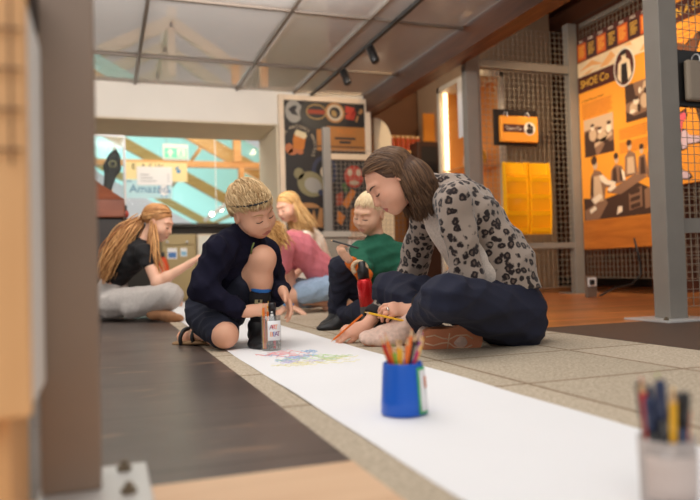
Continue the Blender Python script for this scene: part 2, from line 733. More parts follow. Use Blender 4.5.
def hair_mat(name, c1, c2, rough=0.5):
    m = bpy.data.materials.new(name)
    m.use_nodes = True
    nt = m.node_tree
    b = nt.nodes['Principled BSDF']
    b.inputs['Roughness'].default_value = rough
    b.inputs['Specular IOR Level'].default_value = 0.35
    a = nt.nodes.new('ShaderNodeAttribute')
    a.attribute_name = 'tint'
    r = nt.nodes.new('ShaderNodeValToRGB')
    r.color_ramp.elements[0].color = c1
    r.color_ramp.elements[1].color = c2
    nt.links.new(a.outputs['Fac'], r.inputs['Fac'])
    nt.links.new(r.outputs['Color'], b.inputs['Base Color'])
    return m

# ------------------------------------------------------------------ materials of the place
M = {}
M['grey_steel'] = mat('grey_steel', srgb(134, 127, 118), 0.5, 0.0, noise=0.05, nscale=8)
M['bare_steel'] = mat('bare_steel', srgb(205, 203, 200), 0.35, 0.3)
M['bolt'] = mat('bolt', srgb(120, 105, 85), 0.4, 0.6)
M['wire'] = mat('wire', srgb(150, 136, 118), 0.5)
M['cream'] = mat('cream_paint', srgb(232, 224, 212), 0.7, noise=0.02, nscale=3)
M['tan_wall'] = mat('tan_paint', srgb(222, 205, 178), 0.75, noise=0.03, nscale=4)
M['dark_timber'] = mat_wood('dark_timber', srgb(104, 62, 38), srgb(140, 88, 54), 'Y', 5, 0.5, plank=(3.0, 0.06))
M['pine'] = mat_wood('pine', srgb(216, 152, 88), srgb(240, 186, 120), 'X', 5, 0.5)
M['ply'] = mat_wood('plywood', srgb(206, 166, 130), srgb(222, 186, 150), 'X', 4, 0.55)
M['oak'] = mat_wood('oak_veneer', srgb(222, 172, 118), srgb(236, 190, 136), 'Z', 4, 0.5)
M['brown_cab'] = mat_wood('mahogany', srgb(104, 54, 34), srgb(128, 70, 46), 'X', 4, 0.4)
M['black'] = mat('black_plastic', srgb(24, 22, 22), 0.45)
M['dark'] = mat('dark_board', srgb(42, 34, 30), 0.6)
M['white'] = mat('white_paint', srgb(238, 236, 232), 0.6)
M['whiteink'] = mat('white_ink', srgb(236, 226, 208), 0.7)
M['orange'] = mat('orange_print', srgb(248, 160, 50), 0.6)
M['orange2'] = mat('deep_orange_print', srgb(214, 96, 34), 0.6)
M['brownprint'] = mat('brown_print', srgb(82, 36, 26), 0.6)
M['cream_print'] = mat('cream_print', srgb(240, 214, 176), 0.65, noise=0.10, nscale=9)
M['yellow_ink'] = mat('yellow_ink', srgb(252, 196, 74), 0.6)
M['paper'] = mat('white_paper', srgb(238, 237, 238), 0.75, noise=0.01, nscale=4)


def floor_vinyl():
    m = mat_wood('slate_vinyl', srgb(80, 69, 64), srgb(100, 88, 82), 'N', 1.6, 0.34, plank=(1.2, 0.42), seam=0.004)
    nt = m.node_tree
    b = nt.nodes['Principled BSDF']
    tc = nt.nodes.new('ShaderNodeTexCoord')
    n = nt.nodes.new('ShaderNodeTexNoise')
    n.inputs['Scale'].default_value = 9
    n.inputs['Detail'].default_value = 8
    mp = nt.nodes.new('ShaderNodeMapping')
    mp.inputs['Scale'].default_value = (0.6, 1.6, 1)
    nt.links.new(tc.outputs['Object'], mp.inputs['Vector'])
    nt.links.new(mp.outputs['Vector'], n.inputs['Vector'])
    r = nt.nodes.new('ShaderNodeValToRGB')
    r.color_ramp.elements[0].position = 0.60
    r.color_ramp.elements[1].position = 0.72
    nt.links.new(n.outputs['Fac'], r.inputs['Fac'])
    mx = nt.nodes.new('ShaderNodeMixRGB')
    old = b.inputs['Base Color'].links[0].from_socket
    nt.links.new(r.outputs['Color'], mx.inputs['Fac'])
    nt.links.new(old, mx.inputs['Color1'])
    mx.inputs['Color2'].default_value = srgb(128, 104, 86)
    nt.links.new(mx.outputs['Color'], b.inputs['Base Color'])
    return m


def floor_carpet():
    m = bpy.data.materials.new('beige_carpet_tiles')
    m.use_nodes = True
    nt = m.node_tree
    b = nt.nodes['Principled BSDF']
    b.inputs['Roughness'].default_value = 0.95
    b.inputs['Specular IOR Level'].default_value = 0.1
    tc = nt.nodes.new('ShaderNodeTexCoord')
    n = nt.nodes.new('ShaderNodeTexNoise')
    n.inputs['Scale'].default_value = 130
    n.inputs['Detail'].default_value = 6
    nt.links.new(tc.outputs['Object'], n.inputs['Vector'])
    r = nt.nodes.new('ShaderNodeValToRGB')
    r.color_ramp.elements[0].position = 0.32
    r.color_ramp.elements[1].position = 0.68
    r.color_ramp.elements[0].color = srgb(172, 156, 136)
    r.color_ramp.elements[1].color = srgb(212, 197, 175)
    nt.links.new(n.outputs['Fac'], r.inputs['Fac'])
    br = nt.nodes.new('ShaderNodeTexBrick')
    br.offset = 0.0
    br.inputs['Scale'].default_value = 1
    br.inputs['Brick Width'].default_value = 0.48
    br.inputs['Row Height'].default_value = 0.48
    br.inputs['Mortar Size'].default_value = 0.006
    br.inputs['Color1'].default_value = (1, 1, 1, 1)
    br.inputs['Color2'].default_value = (0.88, 0.88, 0.87, 1)
    br.inputs['Mortar'].default_value = (0.5, 0.42, 0.36, 1)
    mp = nt.nodes.new('ShaderNodeMapping')
    mp.inputs['Location'].default_value = (0.10, 0.16, 0)
    nt.links.new(tc.outputs['Object'], mp.inputs['Vector'])
    nt.links.new(mp.outputs['Vector'], br.inputs['Vector'])
    mx = nt.nodes.new('ShaderNodeMixRGB')
    mx.blend_type = 'MULTIPLY'
    mx.inputs['Fac'].default_value = 1
    nt.links.new(r.outputs['Color'], mx.inputs['Color1'])
    nt.links.new(br.outputs['Color'], mx.inputs['Color2'])
    nt.links.new(mx.outputs['Color'], b.inputs['Base Color'])
    bp = nt.nodes.new('ShaderNodeBump')
    bp.inputs['Strength'].default_value = 0.6
    bp.inputs['Distance'].default_value = 0.004
    n2 = nt.nodes.new('ShaderNodeTexNoise')
    n2.inputs['Scale'].default_value = 220
    nt.links.new(tc.outputs['Object'], n2.inputs['Vector'])
    nt.links.new(n2.outputs['Fac'], bp.inputs['Height'])
    nt.links.new(bp.outputs['Normal'], b.inputs['Normal'])
    return m


# ------------------------------------------------------------------ floors
def struct(name, lo, hi, m, bev=0.0):
    return tag(boxo(name, lo, hi, m, None, bev), kind='structure')


VX, CX, PY = 0.345, 1.76, 0.99
struct('floor', (-4, PY, -0.06), (VX, 7.0, 0), floor_vinyl())
struct('carpet_floor', (VX, PY, -0.06), (CX, 7.0, 0), floor_carpet())
struct('plywood_floor', (-4, -3, -0.06), (VX, PY, 0), M['ply'])
struct('carpet_floor.001', (VX, -3, -0.06), (CX, PY, 0), bpy.data.materials['beige_carpet_tiles'])
struct('timber_floor', (CX, 2.63, -0.06), (5.4, 9.0, 0),
       mat_wood('orange_floorboards', srgb(186, 108, 56), srgb(228, 150, 88), 'X', 6, 0.3, plank=(0.9, 0.09), seam=0.003))
struct('mat_floor', (CX, -3, -0.06), (5.4, 2.63, 0.0), mat('brown_ribbed_mat', srgb(84, 68, 58), 0.6, noise=0.06, nscale=40, bump=0.4, bscale=90))
struct('passage_floor', (-4, 7.0, -0.06), (CX, 22, 0), mat('grey_lino', srgb(150, 142, 132), 0.4, noise=0.05))

# ------------------------------------------------------------------ back wall with its wide opening
ZC = 2.146
wb_ = MB()
wb_.box((-4, 7.0, 1.815), (1.72, 7.9, 2.2))
wb_.box((1.72, 7.0, 0), (2.74, 7.9, 2.2))
wb_.box((-4, 7.0, 0), (-0.5, 7.9, 1.815))
tag(wb_.build('wall_back', M['cream']), kind='structure')
struct('trim_1', (-0.5, 7.01, 1.800), (1.715, 7.89, 1.815), M['tan_wall'])
struct('trim_2', (1.705, 7.02, 0.0), (1.72, 7.89, 1.80), M['tan_wall'])
struct('wall_rear', (2.74, 8.3, 0), (5.6, 8.4, 4.0), mat('brown_wall', srgb(112, 74, 48), 0.7, noise=0.1, nscale=3))
# right wall: plaster above brick
bm_ = bpy.data.materials.new('brick')
bm_.use_nodes = True
_nt = bm_.node_tree
_br = _nt.nodes.new('ShaderNodeTexBrick')
_br.inputs['Scale'].default_value = 1
_br.inputs['Brick Width'].default_value = 0.22
_br.inputs['Row Height'].default_value = 0.075
_br.inputs['Mortar Size'].default_value = 0.008
_br.inputs['Color1'].default_value = srgb(112, 62, 40)
_br.inputs['Color2'].default_value = srgb(140, 84, 54)
_br.inputs['Mortar'].default_value = srgb(120, 96, 76)
_tc = _nt.nodes.new('ShaderNodeTexCoord')
_mp = _nt.nodes.new('ShaderNodeMapping')
_mp.inputs['Rotation'].default_value = (math.radians(90), 0, math.radians(90))
_nt.links.new(_tc.outputs['Object'], _mp.inputs['Vector'])
_nt.links.new(_mp.outputs['Vector'], _br.inputs['Vector'])
_nt.links.new(_br.outputs['Color'], _nt.nodes['Principled BSDF'].inputs['Base Color'])
_nt.nodes['Principled BSDF'].inputs['Roughness'].default_value = 0.85
struct('wall_right', (5.4, 1.5, 0), (5.6, 8.3, 4.0), bm_)
struct('wall_alcove', (4.55, 4.6, 0), (5.4, 4.75, 4.0), mat('red_brown_board', srgb(96, 54, 36), 0.7, noise=0.1, nscale=4))
struct('baseboard_right', (5.36, 4.75, 0), (5.4, 8.3, 0.10), M['dark'])
struct('trim_3', (3.93, 6.7, 0), (4.9, 8.25, 3.3), mat('beige_plaster', srgb(172, 142, 112), 0.8, noise=0.04))
struct('trim_4', (4.47, 4.58, 0.0), (4.56, 4.78, 0.95), bm_)

# ------------------------------------------------------------------ timber beam and the boarded ceiling on its right
struct('beam', (2.682, 2.2, 1.975), (2.80, 8.3, 2.215), M['dark_timber'])
struct('beam.001', (2.80, 2.2, 2.05), (2.98, 8.3, 2.215), M['dark_timber'])
struct('ceiling.001', (2.80, 0.5, 3.4), (5.6, 8.4, 3.46), mat_wood('brown_boards', srgb(96, 58, 36), srgb(120, 76, 48), 'Y', 4, 0.6, plank=(3, 0.12)))

# ------------------------------------------------------------------ clear panel ceiling on metal bars
pan = mat_clear('ceiling_sheet', (0.80, 0.77, 0.74, 1), 0.05, 0.27, (0.96, 0.93, 0.90, 1), 0.25)
xs = [-2.4, -0.69, 0.30, 1.293, 1.90, 2.68]
ys = [3.4, 4.77, 6.11, 7.0]
pb = MB()
for i in range(len(xs) - 1):
    for j in range(len(ys) - 1):
        pb.box((xs[i] + 0.012, ys[j] + 0.012, ZC + 0.012), (xs[i + 1] - 0.012, ys[j + 1] - 0.012, ZC + 0.020))
tag(pb.build('ceiling', pan), kind='structure')
bar = mat('ceiling_bar', srgb(112, 100, 90), 0.4, 0.3)
bb = MB()
for x in xs[1:-1]:
    w = 0.013 if x < 1.5 else 0.010
    bb.box((x - w, 3.4, ZC - 0.004), (x + w, 7.0, ZC + 0.05))
for y in ys[1:-1]:
    bb.box((-2.4, y - 0.014, ZC - 0.002), (2.68, y + 0.014, ZC + 0.03))
tag(bb.build('ceiling_grid', bar), kind='structure')
# roof above: boarded, with a glazed gable seen through the sheets
rf = MB()
rf.box((-4, 2.0, 4.3), (5.4, 7.6, 4.36))
rf.box((2.9, 7.6, 4.3), (5.4, 16, 4.36))
rf.box((-4, 7.6, 4.3), (-1.4, 16, 4.36))
tag(rf.build('roof', mat('roof_boards', srgb(176, 150, 124), 0.8, noise=0.05)), kind='structure')
gw = MB()
for y in (10.4, 11.6, 13.2):
    pk = on_y(171, 22, 10.4)
    for px, py in ((100, 52), (244, 74)):
        e = on_y(px, py, 10.4)
        a_, b_ = pk.copy(), e
        a_[1] = b_[1] = y
        d_ = nz(b_ - a_)
        gw.obox((a_ + b_) / 2, (b_ - a_) / 2, (0, 0.05, 0), np.cross(d_, (0, 1, 0)) * 0.085)
    gw.box((pk[0] - .05, y - .04, 3.2), (pk[0] + .05, y + .04, pk[2]))
gw.box((pk[0] - 0.06, 10.2, pk[2] - .02), (pk[0] + 0.06, 16, pk[2] + .16))
tag(gw.build('roof_truss', mat('white_timber', srgb(232, 214, 196), 0.6)), kind='structure')

# ------------------------------------------------------------------ lighting track
tr = thing('track_light', 'black ceiling lighting track with two spotlights running beside the timber beam', 'light', (2.08, 5.6, ZC - 0.02))
boxo('track', (2.065, 4.2, ZC - 0.03), (2.095, 6.98, ZC - 0.004), M['black'], tr)
for px, py in ((344, 72), (371, 50)):
    r = CF + CR * ((px - 350) / FPX) + CU * ((250 - py) / FPX)
    p = CP + r * (2.08 / r[0])
    p[2] = ZC - 0.03
    h = MB().tube([p, p - (0, 0, 0.07)], 0.014, 10).build('lamp_arm', M['black'], tr)
    d = nz((0.25, -0.35, -1))
    q = p - (0, 0, 0.05)
    MB().lathe(q, [(0.001, -0.03), (0.034, -0.03), (0.036, 0.10), (0.030, 0.115), (0.001, 0.115)], 20, d).build('lamp_head', M['black'], tr, True)

# ------------------------------------------------------------------ beyond the opening: timber glazing, rafters and roof glass
gl = mat_clear('teal_glass', (0.80, 0.96, 0.94, 1), 0.0, 0.55, (0.62, 0.90, 0.86, 1), 0.2, True)
fr = MB()
fr.box((-2.5, 10.0, 1.80), (3.6, 10.12, 1.885))
fr.box((1.79, 9.98, 1.885), (1.89, 10.12, 3.4))
fr.box((1.86, 9.98, 0.0), (1.93, 10.12, 1.80))
fr.box((2.22, 9.98, 0.0), (2.32, 10.12, 3.4))
fr.box((0.02, 9.98, 0.0), (0.10, 10.12, 1.8))
tag(fr.build('window_1', M['pine']), kind='structure')
gp = MB()
gp.box((-2.5, 10.0, 0.9), (3.6, 10.008, 3.4))
tag(gp.build('window_2', mat_clear('clear_glass', (0.98, 0.99, 0.985, 1), 0.001)), kind='structure')
rb = MB()
e0, e1 = on_y(160, 116, 10.6), on_y(250, 168, 10.6)
u = nz(e1 - e0)
mid = (e0 + e1) / 2
nrm = np.array((-u[2], 0, u[0]))
for y in (10.6, 14.2, 19.0):
    rb.obox((mid[0], y, mid[2]), u * 2.7, (0, 0.06, 0), nrm * 0.10)
for k in (-1.5, 0.0, 1.5):
    c_ = mid + u * k + nrm * .13
    rb.obox((c_[0], 15.5, c_[2]), (0, 5.0, 0), u * .03, nrm * .03)
tag(rb.build('roof_rafter', M['pine']), kind='structure')
rg = MB()
rg.obox((mid[0], 16.0, mid[2] + .2), u * 5.0, (0, 6.0, 0), nrm * 0.004)
tag(rg.build('window_3', gl), kind='structure')
struct('wall_far', (-3, 22.0, 0), (4.5, 22.1, 1.3), M['dark'])
struct('wall_passage', (3.1, 8.4, 0), (3.2, 16, 2.6), mat('orange_board', srgb(232, 158, 62), 0.6))
dk = thing('dark_counter', 'long dark counter behind the timber glazing', 'counter', (1.0, 11.4, 0))
boxo('body', (-1.5, 11.2, 0), (2.6, 11.8, 1.02), M['dark'], dk)
boxo('worktop', (-1.6, 11.1, 1.02), (2.7, 11.9, 1.07), mat('dark_worktop', srgb(60, 48, 40), 0.4), dk)
# far lighting rail with two glowing spots
p0, p1 = at(204, 221, 9.6), at(229, 202, 9.4)
lr = thing('rail_light', 'white sloping light rail with two glowing spots in the far room', 'light', p0)
MB().obox((p0 + p1) / 2, (p1 - p0) / 2, nz(np.cross(p1 - p0, (0, 1, 0))) * 0.025, (0, 0.02, 0)).build('rail', M['white'], lr)
MB().tube([(p0 + p1) / 2, ((p0 + p1) / 2)[:2].tolist() + [2.57]], 0.006, 6).build('suspension_rod', M['white'], lr)
glow = mat('lamp_glow', (1, 0.95, 0.8, 1), emit=(1, 0.93, 0.75, 1), estr=9)
for px, py in ((213, 215), (222, 210)):
    c = at(px, py, 9.45)
    hd = MB().lathe(c + (0, 0.10, 0.02), [(0.001, -0.05), (0.04, -0.05), (0.045, 0.05), (0.03, 0.055)], 16, nz(CP - c)).build('lamp_head', M['white'], lr, True)
    MB().lathe(c + (0, 0.10, 0.02), [(0.001, 0.052), (0.036, 0.051)], 16, nz(CP - c)).build('bulb', glow, lr)

struct('beam.002', (-2, 9.35, 2.56), (3.1, 9.65, 2.68), M['pine'])
# signs in the far room
Y = 9.965
g_exit = mat('exit_green', srgb(110, 205, 168), 0.5, emit=srgb(110, 205, 168), estr=0.35)
ex0, ex1 = on_y(163, 158, Y), on_y(188, 146, Y)
ex = thing('exit_sign', 'green and white emergency exit sign with an up arrow hanging in the far room', 'sign', (ex0 + ex1) / 2)
boxo('sign_panel', (ex0[0], Y, ex0[2] - 0.02), (ex1[0], Y + 0.03, ex1[2] + 0.02), M['white'], ex)
w, h = ex1[0] - ex0[0], ex1[2] - ex0[2]
B = Board((ex0[0], Y - 0.001, ex0[2]), (1, 0, 0), (0, 0, 1), ex)
B.rect('green_field', w * 0.06, 0.0, w * 0.94, h * 0.82, g_exit)
B.polys('arrow', [[(w * .14, h * .4), (w * .29, h * .76), (w * .44, h * .4), (w * .34, h * .4), (w * .34, h * .1), (w * .24, h * .1), (w * .24, h * .4)]], M['white'], 2)
B.rect('doorway', w * .56, h * .08, w * .88, h * .76, M['white'], 2)
B.polys('running_figure', [Board.ellipse(w * .72, h * .62, w * .04, h * .07, 12), [(w * .66, h * .5), (w * .78, h * .5), (w * .75, h * .3), (w * .82, h * .12), (w * .77, h * .12), (w * .71, h * .28), (w * .63, h * .12), (w * .59, h * .14), (w * .67, h * .33)]], g_exit, 3)
for k in (0.15, 0.85):
    MB().tube([(ex0[0] + w * k, Y + 0.015, ex1[2] + 0.02), (ex0[0] + w * k, Y + 0.015, 2.9)], 0.003, 6).build('suspension_wire', M['grey_steel'], ex)


def hung(name, label, x0, y0, x1, y1, Y, m, cat='poster'):
    a, b = on_y(x0, y1, Y), on_y(x1, y0, Y)
    t = thing(name, label, cat, ((a[0] + b[0]) / 2, Y, a[2]))
    boxo('sheet', (a[0], Y, a[2]), (b[0], Y + 0.006, b[2]), m, t)
    return t, Board((a[0], Y - 0.001, a[2]), (1, 0, 0), (0, 0, 1), t), b[0] - a[0], b[2] - a[2]


t, B, w, h = hung('paper_banner', 'pale yellow banner with blue emblem on the glazing behind the white notice', 124, 163, 187, 181, 9.99, mat('yellow_sheet', srgb(248, 228, 170), 0.7))
B.text('E  A S W . . .', w * .12, h * .62, h * .42, M['dark'])
B.polys('emblem', [Board.ellipse(w * .86, h * .55, w * .035, h * .10), Board.ellipse(w * .84, h * .72, w * .03, h * .06, rot=30)], mat('blue_ink', srgb(60, 140, 200), 0.6), 2)
t, B, w, h = hung('notice', 'white paper notice with three lines of small print in front of yellow banner', 137, 167, 172, 185, 9.972, M['paper'])
for k in range(3):
    B.rect('text_line', w * .1, h * (.2 + .17 * k), w * (.55 - .1 * k), h * (.24 + .17 * k), mat('grey_ink', srgb(150, 150, 155)), 1)
    B.rect('text_line', w * .86, h * (.2 + .17 * k), w * .92, h * (.24 + .17 * k), bpy.data.materials['grey_ink'], 1)
t, B, w, h = hung('amazed_poster', 'pale blue poster with handwritten Amazed under white notice', 123, 180, 172, 198, 9.981, mat('blue_sheet', srgb(190, 226, 234), 0.7))
B.text('Amazed', w * .13, h * .30, h * .62, mat('navy_ink', srgb(60, 110, 150)), 2)
B.text('cette', w * .02, h * .86, h * .2, bpy.data.materials['navy_ink'], 2)
B.polys('emblem', [Board.ellipse(w * .83, h * .42, w * .10, h * .30), ], M['paper'], 2)
B.polys('emblem_dots', [Board.ellipse(w * (.83 + .11 * math.cos(a)), h * (.42 + .33 * math.sin(a)), w * .02, h * .06, 8) for a in np.linspace(0, 6, 8)], bpy.data.materials['blue_ink'], 2)

# ------------------------------------------------------------------ lockers in the opening
brass = mat('brass_locker', srgb(168, 146, 100), 0.45, 0.2, noise=0.06, nscale=4)
lk = thing('locker', 'dull gold metal locker with two small stickers behind the girl in black', 'locker', on_floor(180, 301))
a, b = on_y(163, 301, 7.25), on_y(196, 234, 7.25)
zt = b[2]
boxo('body', (a[0], 7.25, 0), (b[0], 7.7, zt), brass, lk, 0.006)
boxo('door', (a[0] + 0.015, 7.235, 0.02), (b[0] - 0.015, 7.25, zt * .82), brass, lk, 0.004)
boxo('drawer', (a[0] + 0.015, 7.235, zt * .84), (b[0] - 0.015, 7.25, zt - 0.01), brass, lk, 0.004)
for (x0, y0, x1, y1, c, nm) in ((167.5, 248, 177, 259, srgb(70, 120, 180), 'sticker'), (180.5, 248, 187, 256.5, srgb(140, 190, 215), 'sticker')):
    q0, q1 = on_y(x0, y1, 7.234), on_y(x1, y0, 7.234)
    s_ = boxo(nm, (q0[0], 7.231, q0[2]), (q1[0], 7.235, q1[2]), M['white'], lk)
    B = Board((q0[0], 7.2305, q0[2]), (1, 0, 0), (0, 0, 1), lk)
    w, h = q1[0] - q0[0], q1[2] - q0[2]
    B.rect('print', w * .1, h * .1, w * .9, h * .6, mat('sticker_print', c), 1, s_)
for px in (167, 187):
    q = on_y(px, 242, 7.234)
    MB().lathe(q, [(0.001, 0.02), (0.014, 0.018), (0.012, 0)], 14, (0, -1, 0)).build('knob', M['bare_steel'], lk, True)
lk2 = thing('locker', 'off-white metal locker half hidden behind the boy in navy', 'locker', on_floor(215, 301))
a2 = on_y(198.5, 301, 7.25)
boxo('body', (a2[0], 7.25, 0), (a2[0] + 0.42, 7.7, zt), M['tan_wall'], lk2, 0.006)
boxo('door', (a2[0] + 0.015, 7.235, 0.02), (a2[0] + 0.405, 7.25, zt - 0.02), mat('off_white', srgb(226, 222, 206), 0.5), lk2, 0.004)
f0 = on_y(165, 262, 7.1)
ext = thing('fire_extinguisher', 'red-orange fire extinguisher standing beside the gold locker', 'extinguisher', (f0[0], 7.1, 0))
MB().lathe((f0[0] - 0.02, 7.08, 0), [(0.001, 0), (0.055, 0.0), (0.058, 0.02), (0.058, 0.36), (0.035, 0.43), (0.02, 0.45), (0.001, 0.45)], 24).build('cylinder', mat('red_orange', srgb(226, 84, 40), 0.4), ext, True)
MB().box((f0[0] - 0.035, 7.06, 0.45), (f0[0] - 0.005, 7.12, 0.50), 0.004).build('valve', M['black'], ext)

# ------------------------------------------------------------------ brown display cabinet with its clear case, far left
cx1 = 0.147
cab = thing('display_cabinet', 'brown sloping-topped museum cabinet with a clear case, behind the girl in black', 'cabinet', (-0.25, 5.95, 0))
cxl, cyf, cyb = -0.62, 5.66, 6.35
MB().box((cxl + 0.03, cyf + 0.03, 0), (cx1 - 0.02, cyb, 0.735), 0.004).build('body', M['dark'], cab)
MB().box((cxl, cyf, 0.735), (cx1, cyb, 0.875), 0.01).build('rim', M['brown_cab'], cab)
tp = MB()
xm = (cxl + cx1) / 2
bz, tz = 0.875, 1.085
vb = [(cxl, cyf, bz), (cx1, cyf, bz), (cx1, cyb, bz), (cxl, cyb, bz)]
vt = [(xm - 0.10, cyf + 0.24, tz), (xm + 0.12, cyf + 0.24, tz), (xm + 0.12, cyb - 0.2, tz), (xm - 0.10, cyb - 0.2, tz)]
tp.poly(vt)
for k in range(4):
    tp.poly([vb[k], vb[(k + 1) % 4], vt[(k + 1) % 4], vt[k]])
tp.build('sloping_top', M['brown_cab'], cab)
MB().lathe((cx1 + 0.012, cyf + 0.35, 0.79), [(0.001, 0.03), (0.03, 0.02), (0.03, 0)], 16, (1, 0, 0)).build('lock', mat('red_knob', srgb(170, 60, 40), 0.4), cab, True)
cc = MB()
x0, x1, y0, y1, z0, z1 = -0.36, on_y(124.5, 150, 6.42)[0], 6.42, 6.74, 0.905, 1.52
MB().box((x0 - .03, 6.38, 0), (x1 + .01, 6.78, .9), .004).build('rear_plinth', M['dark'], cab)
for q in (((x0, y0, z0), (x1, y0 + 0.006, z1)), ((x0, y1 - 0.006, z0), (x1, y1, z1)), ((x0, y0, z0), (x0 + 0.006, y1, z1)), ((x1 - 0.006, y0, z0), (x1, y1, z1)), ((x0, y0, z1 - 0.006), (x1, y1, z1))):
    cc.box(*q)
cc.build('clear_case', mat_clear('acrylic', (0.95, 0.97, 0.97, 1), 0.008), cab)
ce = MB()
for xx in (x0, x1):
    for yy in (y0, y1):
        ce.box((xx - 0.008, yy - 0.008, z0), (xx + 0.008, yy + 0.008, z1))
ce.box((x0, y0 - 0.006, z1 - 0.012), (x1, y0 + 0.006, z1 + 0.006))
ce.build('case_edge', mat('acrylic_edge', srgb(196, 190, 184), 0.3), cab)
# the ornate dark shoe standing on its heel in the case
pb0, pb1 = at(107, 186, 6.2), at(116, 149, 6.2)
pb0[1] = pb1[1] = 6.58
pb0[2] = pb1[2] - 0.36
S = Sdf()
ax = nz(pb1 - pb0)
S.chain([pb0, pb0 + ax * .10, pb0 + ax * .21, pb0 + ax * .30, pb1], [.040, .038, .070, .046, .014], .03, (0, 1, 0), .55)
shoe = tag(put('ornamental_shoe', S.mesh('ornamental_shoe', 0.006), mat('dark_carved', srgb(34, 29, 20), 0.75, noise=0.5, nscale=40), None, True),
           'dark ornate pointed shoe standing upright in the clear case', 'shoe')
ring = MB()
c0 = pb0 + ax * .235
ring.tube([c0 + np.array((.03 * math.cos(a), -0.040, .028 * math.sin(a))) for a in np.linspace(0, 6.28, 20)], 0.005, 6).build('gold_ring', mat('gold_mark', srgb(150, 140, 84), 0.4), shoe, True)
stand = pb0 - np.array((0, 0, 0))
MB().lathe((pb0[0], pb0[1], .901), [(0.001, 0), (0.06, 0), (0.06, 0.012), (0.014, 0.02), (0.014, pb0[2] - .901 - 0.02)], 20).build('stand', M['black'], shoe, True)

# ------------------------------------------------------------------ collage panel on the back wall
cp = thing('collage_panel', 'tall framed poster collage with a beer glass and round emblems on the back wall', 'poster', (2.22, 6.97, 0.9))
px0, px1, pz0, pz1 = 1.715, 2.735, 0.62, 2.115
fw = 0.055
fm = MB()
fm.box((px0, 6.93, pz0), (px0 + fw, 6.99, pz1), 0.004).box((px1 - fw * 1.2, 6.93, pz0), (px1, 6.99, pz1), 0.004)
fm.box((px0 + fw, 6.93, pz1 - fw), (px1 - fw * 1.2, 6.99, pz1), 0.004).box((px0 + fw, 6.93, pz0), (px1 - fw * 1.2, 6.99, pz0 + fw), 0.004)
fm.build('frame', mat('pale_frame', srgb(226, 204, 178), 0.6, noise=0.03), cp)
boxo('print', (px0 + fw, 6.95, pz0 + fw), (px1 - fw, 6.985, pz1 - fw), mat('black_print', srgb(32, 26, 24), 0.55), cp)
B = Board((px0 + fw, 6.949, pz0 + fw), (1, 0, 0), (0, 0, 1), cp)
W, Hh = px1 - px0 - 2 * fw, pz1 - pz0 - 2 * fw
# layout unit: photo pixels of the panel (x from 281 to 363, y from 98 down to 226)
def cx_(x):
    return (x - 280.5) / 83.5 * W


def cy_(y):
    return Hh - (y - 99.5) * W / 83.5


u1 = W / 83.5
C = {n: mat('ink_' + n, srgb(*[int(q * .86) for q in c]), 0.6) for n, c in dict(grey=(176, 170, 160), bone=(226, 206, 176), tan=(196, 140, 84), rust=(176, 70, 40), red=(206, 62, 40),
     amber=(226, 132, 44), skin=(206, 120, 70), gold=(188, 152, 92), green=(84, 120, 60), char=(50, 46, 46), navy=(56, 60, 84), olive=(150, 140, 100), foam=(244, 224, 180), bill=(196, 128, 60)).items()}
E = Board.ellipse
B.polys('round_badge', [E(cx_(290.5), cy_(110), 8.6 * u1, 11 * u1)], C['grey'], 1)
B.polys('badge_motif', [[(cx_(x), cy_(y)) for x, y in ((285, 108), (291, 104), (294, 105), (292, 109), (295, 114), (289, 113))]], C['char'], 2)
B.polys('black_disc', [E(cx_(313), cy_(112), 16.5 * u1, 14.5 * u1, 36)], mat('vinyl_black', srgb(20, 19, 20), 0.4), 2)
B.polys('oval_emblem', [E(cx_(313), cy_(109.5), 10.4 * u1, 7.6 * u1)], C['gold'], 3)
B.polys('oval_field', [E(cx_(313), cy_(109.5), 9.2 * u1, 6.4 * u1)], C['char'], 4)
B.rect('oval_band', cx_(304.5), cy_(111.5), cx_(321.5), cy_(107.5), C['rust'], 5)
B.polys('gold_roundel', [E(cx_(332), cy_(109.5), 10 * u1)], C['tan'], 5)
B.polys('roundel_ring', [E(cx_(332), cy_(109.5), 8 * u1)], C['bone'], 6)
B.polys('roundel_centre', [E(cx_(332), cy_(109.5), 5.6 * u1)], C['char'], 7)
B.polys('roundel_motif', [E(cx_(331), cy_(110.5), 2.6 * u1, 3.6 * u1, rot=30)], C['gold'], 8)
B.polys('red_lettering', [[(cx_(x), cy_(y)) for x, y in q] for q in (((343, 102), (353, 104), (352, 110), (343, 109)), ((343, 111), (354, 107), (352, 116), (343, 115)))], C['red'], 3)
B.polys('tan_strokes', [[(cx_(x), cy_(y)) for x, y in q] for q in (((355, 111), (357, 112), (355, 118), (353, 117)), ((359, 104), (362, 106), (359, 110), (356, 109)))], C['tan'], 3)
B.rect('orange_bill', cx_(313), cy_(147), cx_(363), cy_(123), C['bill'], 1)
B.rect('orange_bill_edge', cx_(313), cy_(143.5), cx_(363), cy_(142.3), C['char'], 2)
B.text('MUSIC', cx_(334), cy_(130), 6.5 * u1, C['amber'], 2)
B.rect('bill_mark', cx_(331), cy_(135.6), cx_(353), cy_(133.4), C['char'], 2)
B.rect('bill_mark', cx_(336), cy_(139.6), cx_(348), cy_(137), C['char'], 2)
B.polys('beer_glass', [[(cx_(x), cy_(y)) for x, y in ((289, 137), (291, 131), (302, 134), (300, 145), (296, 151), (289, 149))]], C['amber'], 2)
B.polys('beer_foam', [[(cx_(x), cy_(y)) for x, y in ((291, 130), (293, 127.6), (302, 130.5), (303, 134), (300, 136.5), (291, 133))]], C['foam'], 3)
B.polys('hand', [E(cx_(285), cy_(146), 4 * u1, 5 * u1), E(cx_(289), cy_(149), 5 * u1, 3 * u1, rot=20), E(cx_(296), cy_(149), 3 * u1, 2.4 * u1)], C['skin'], 3)
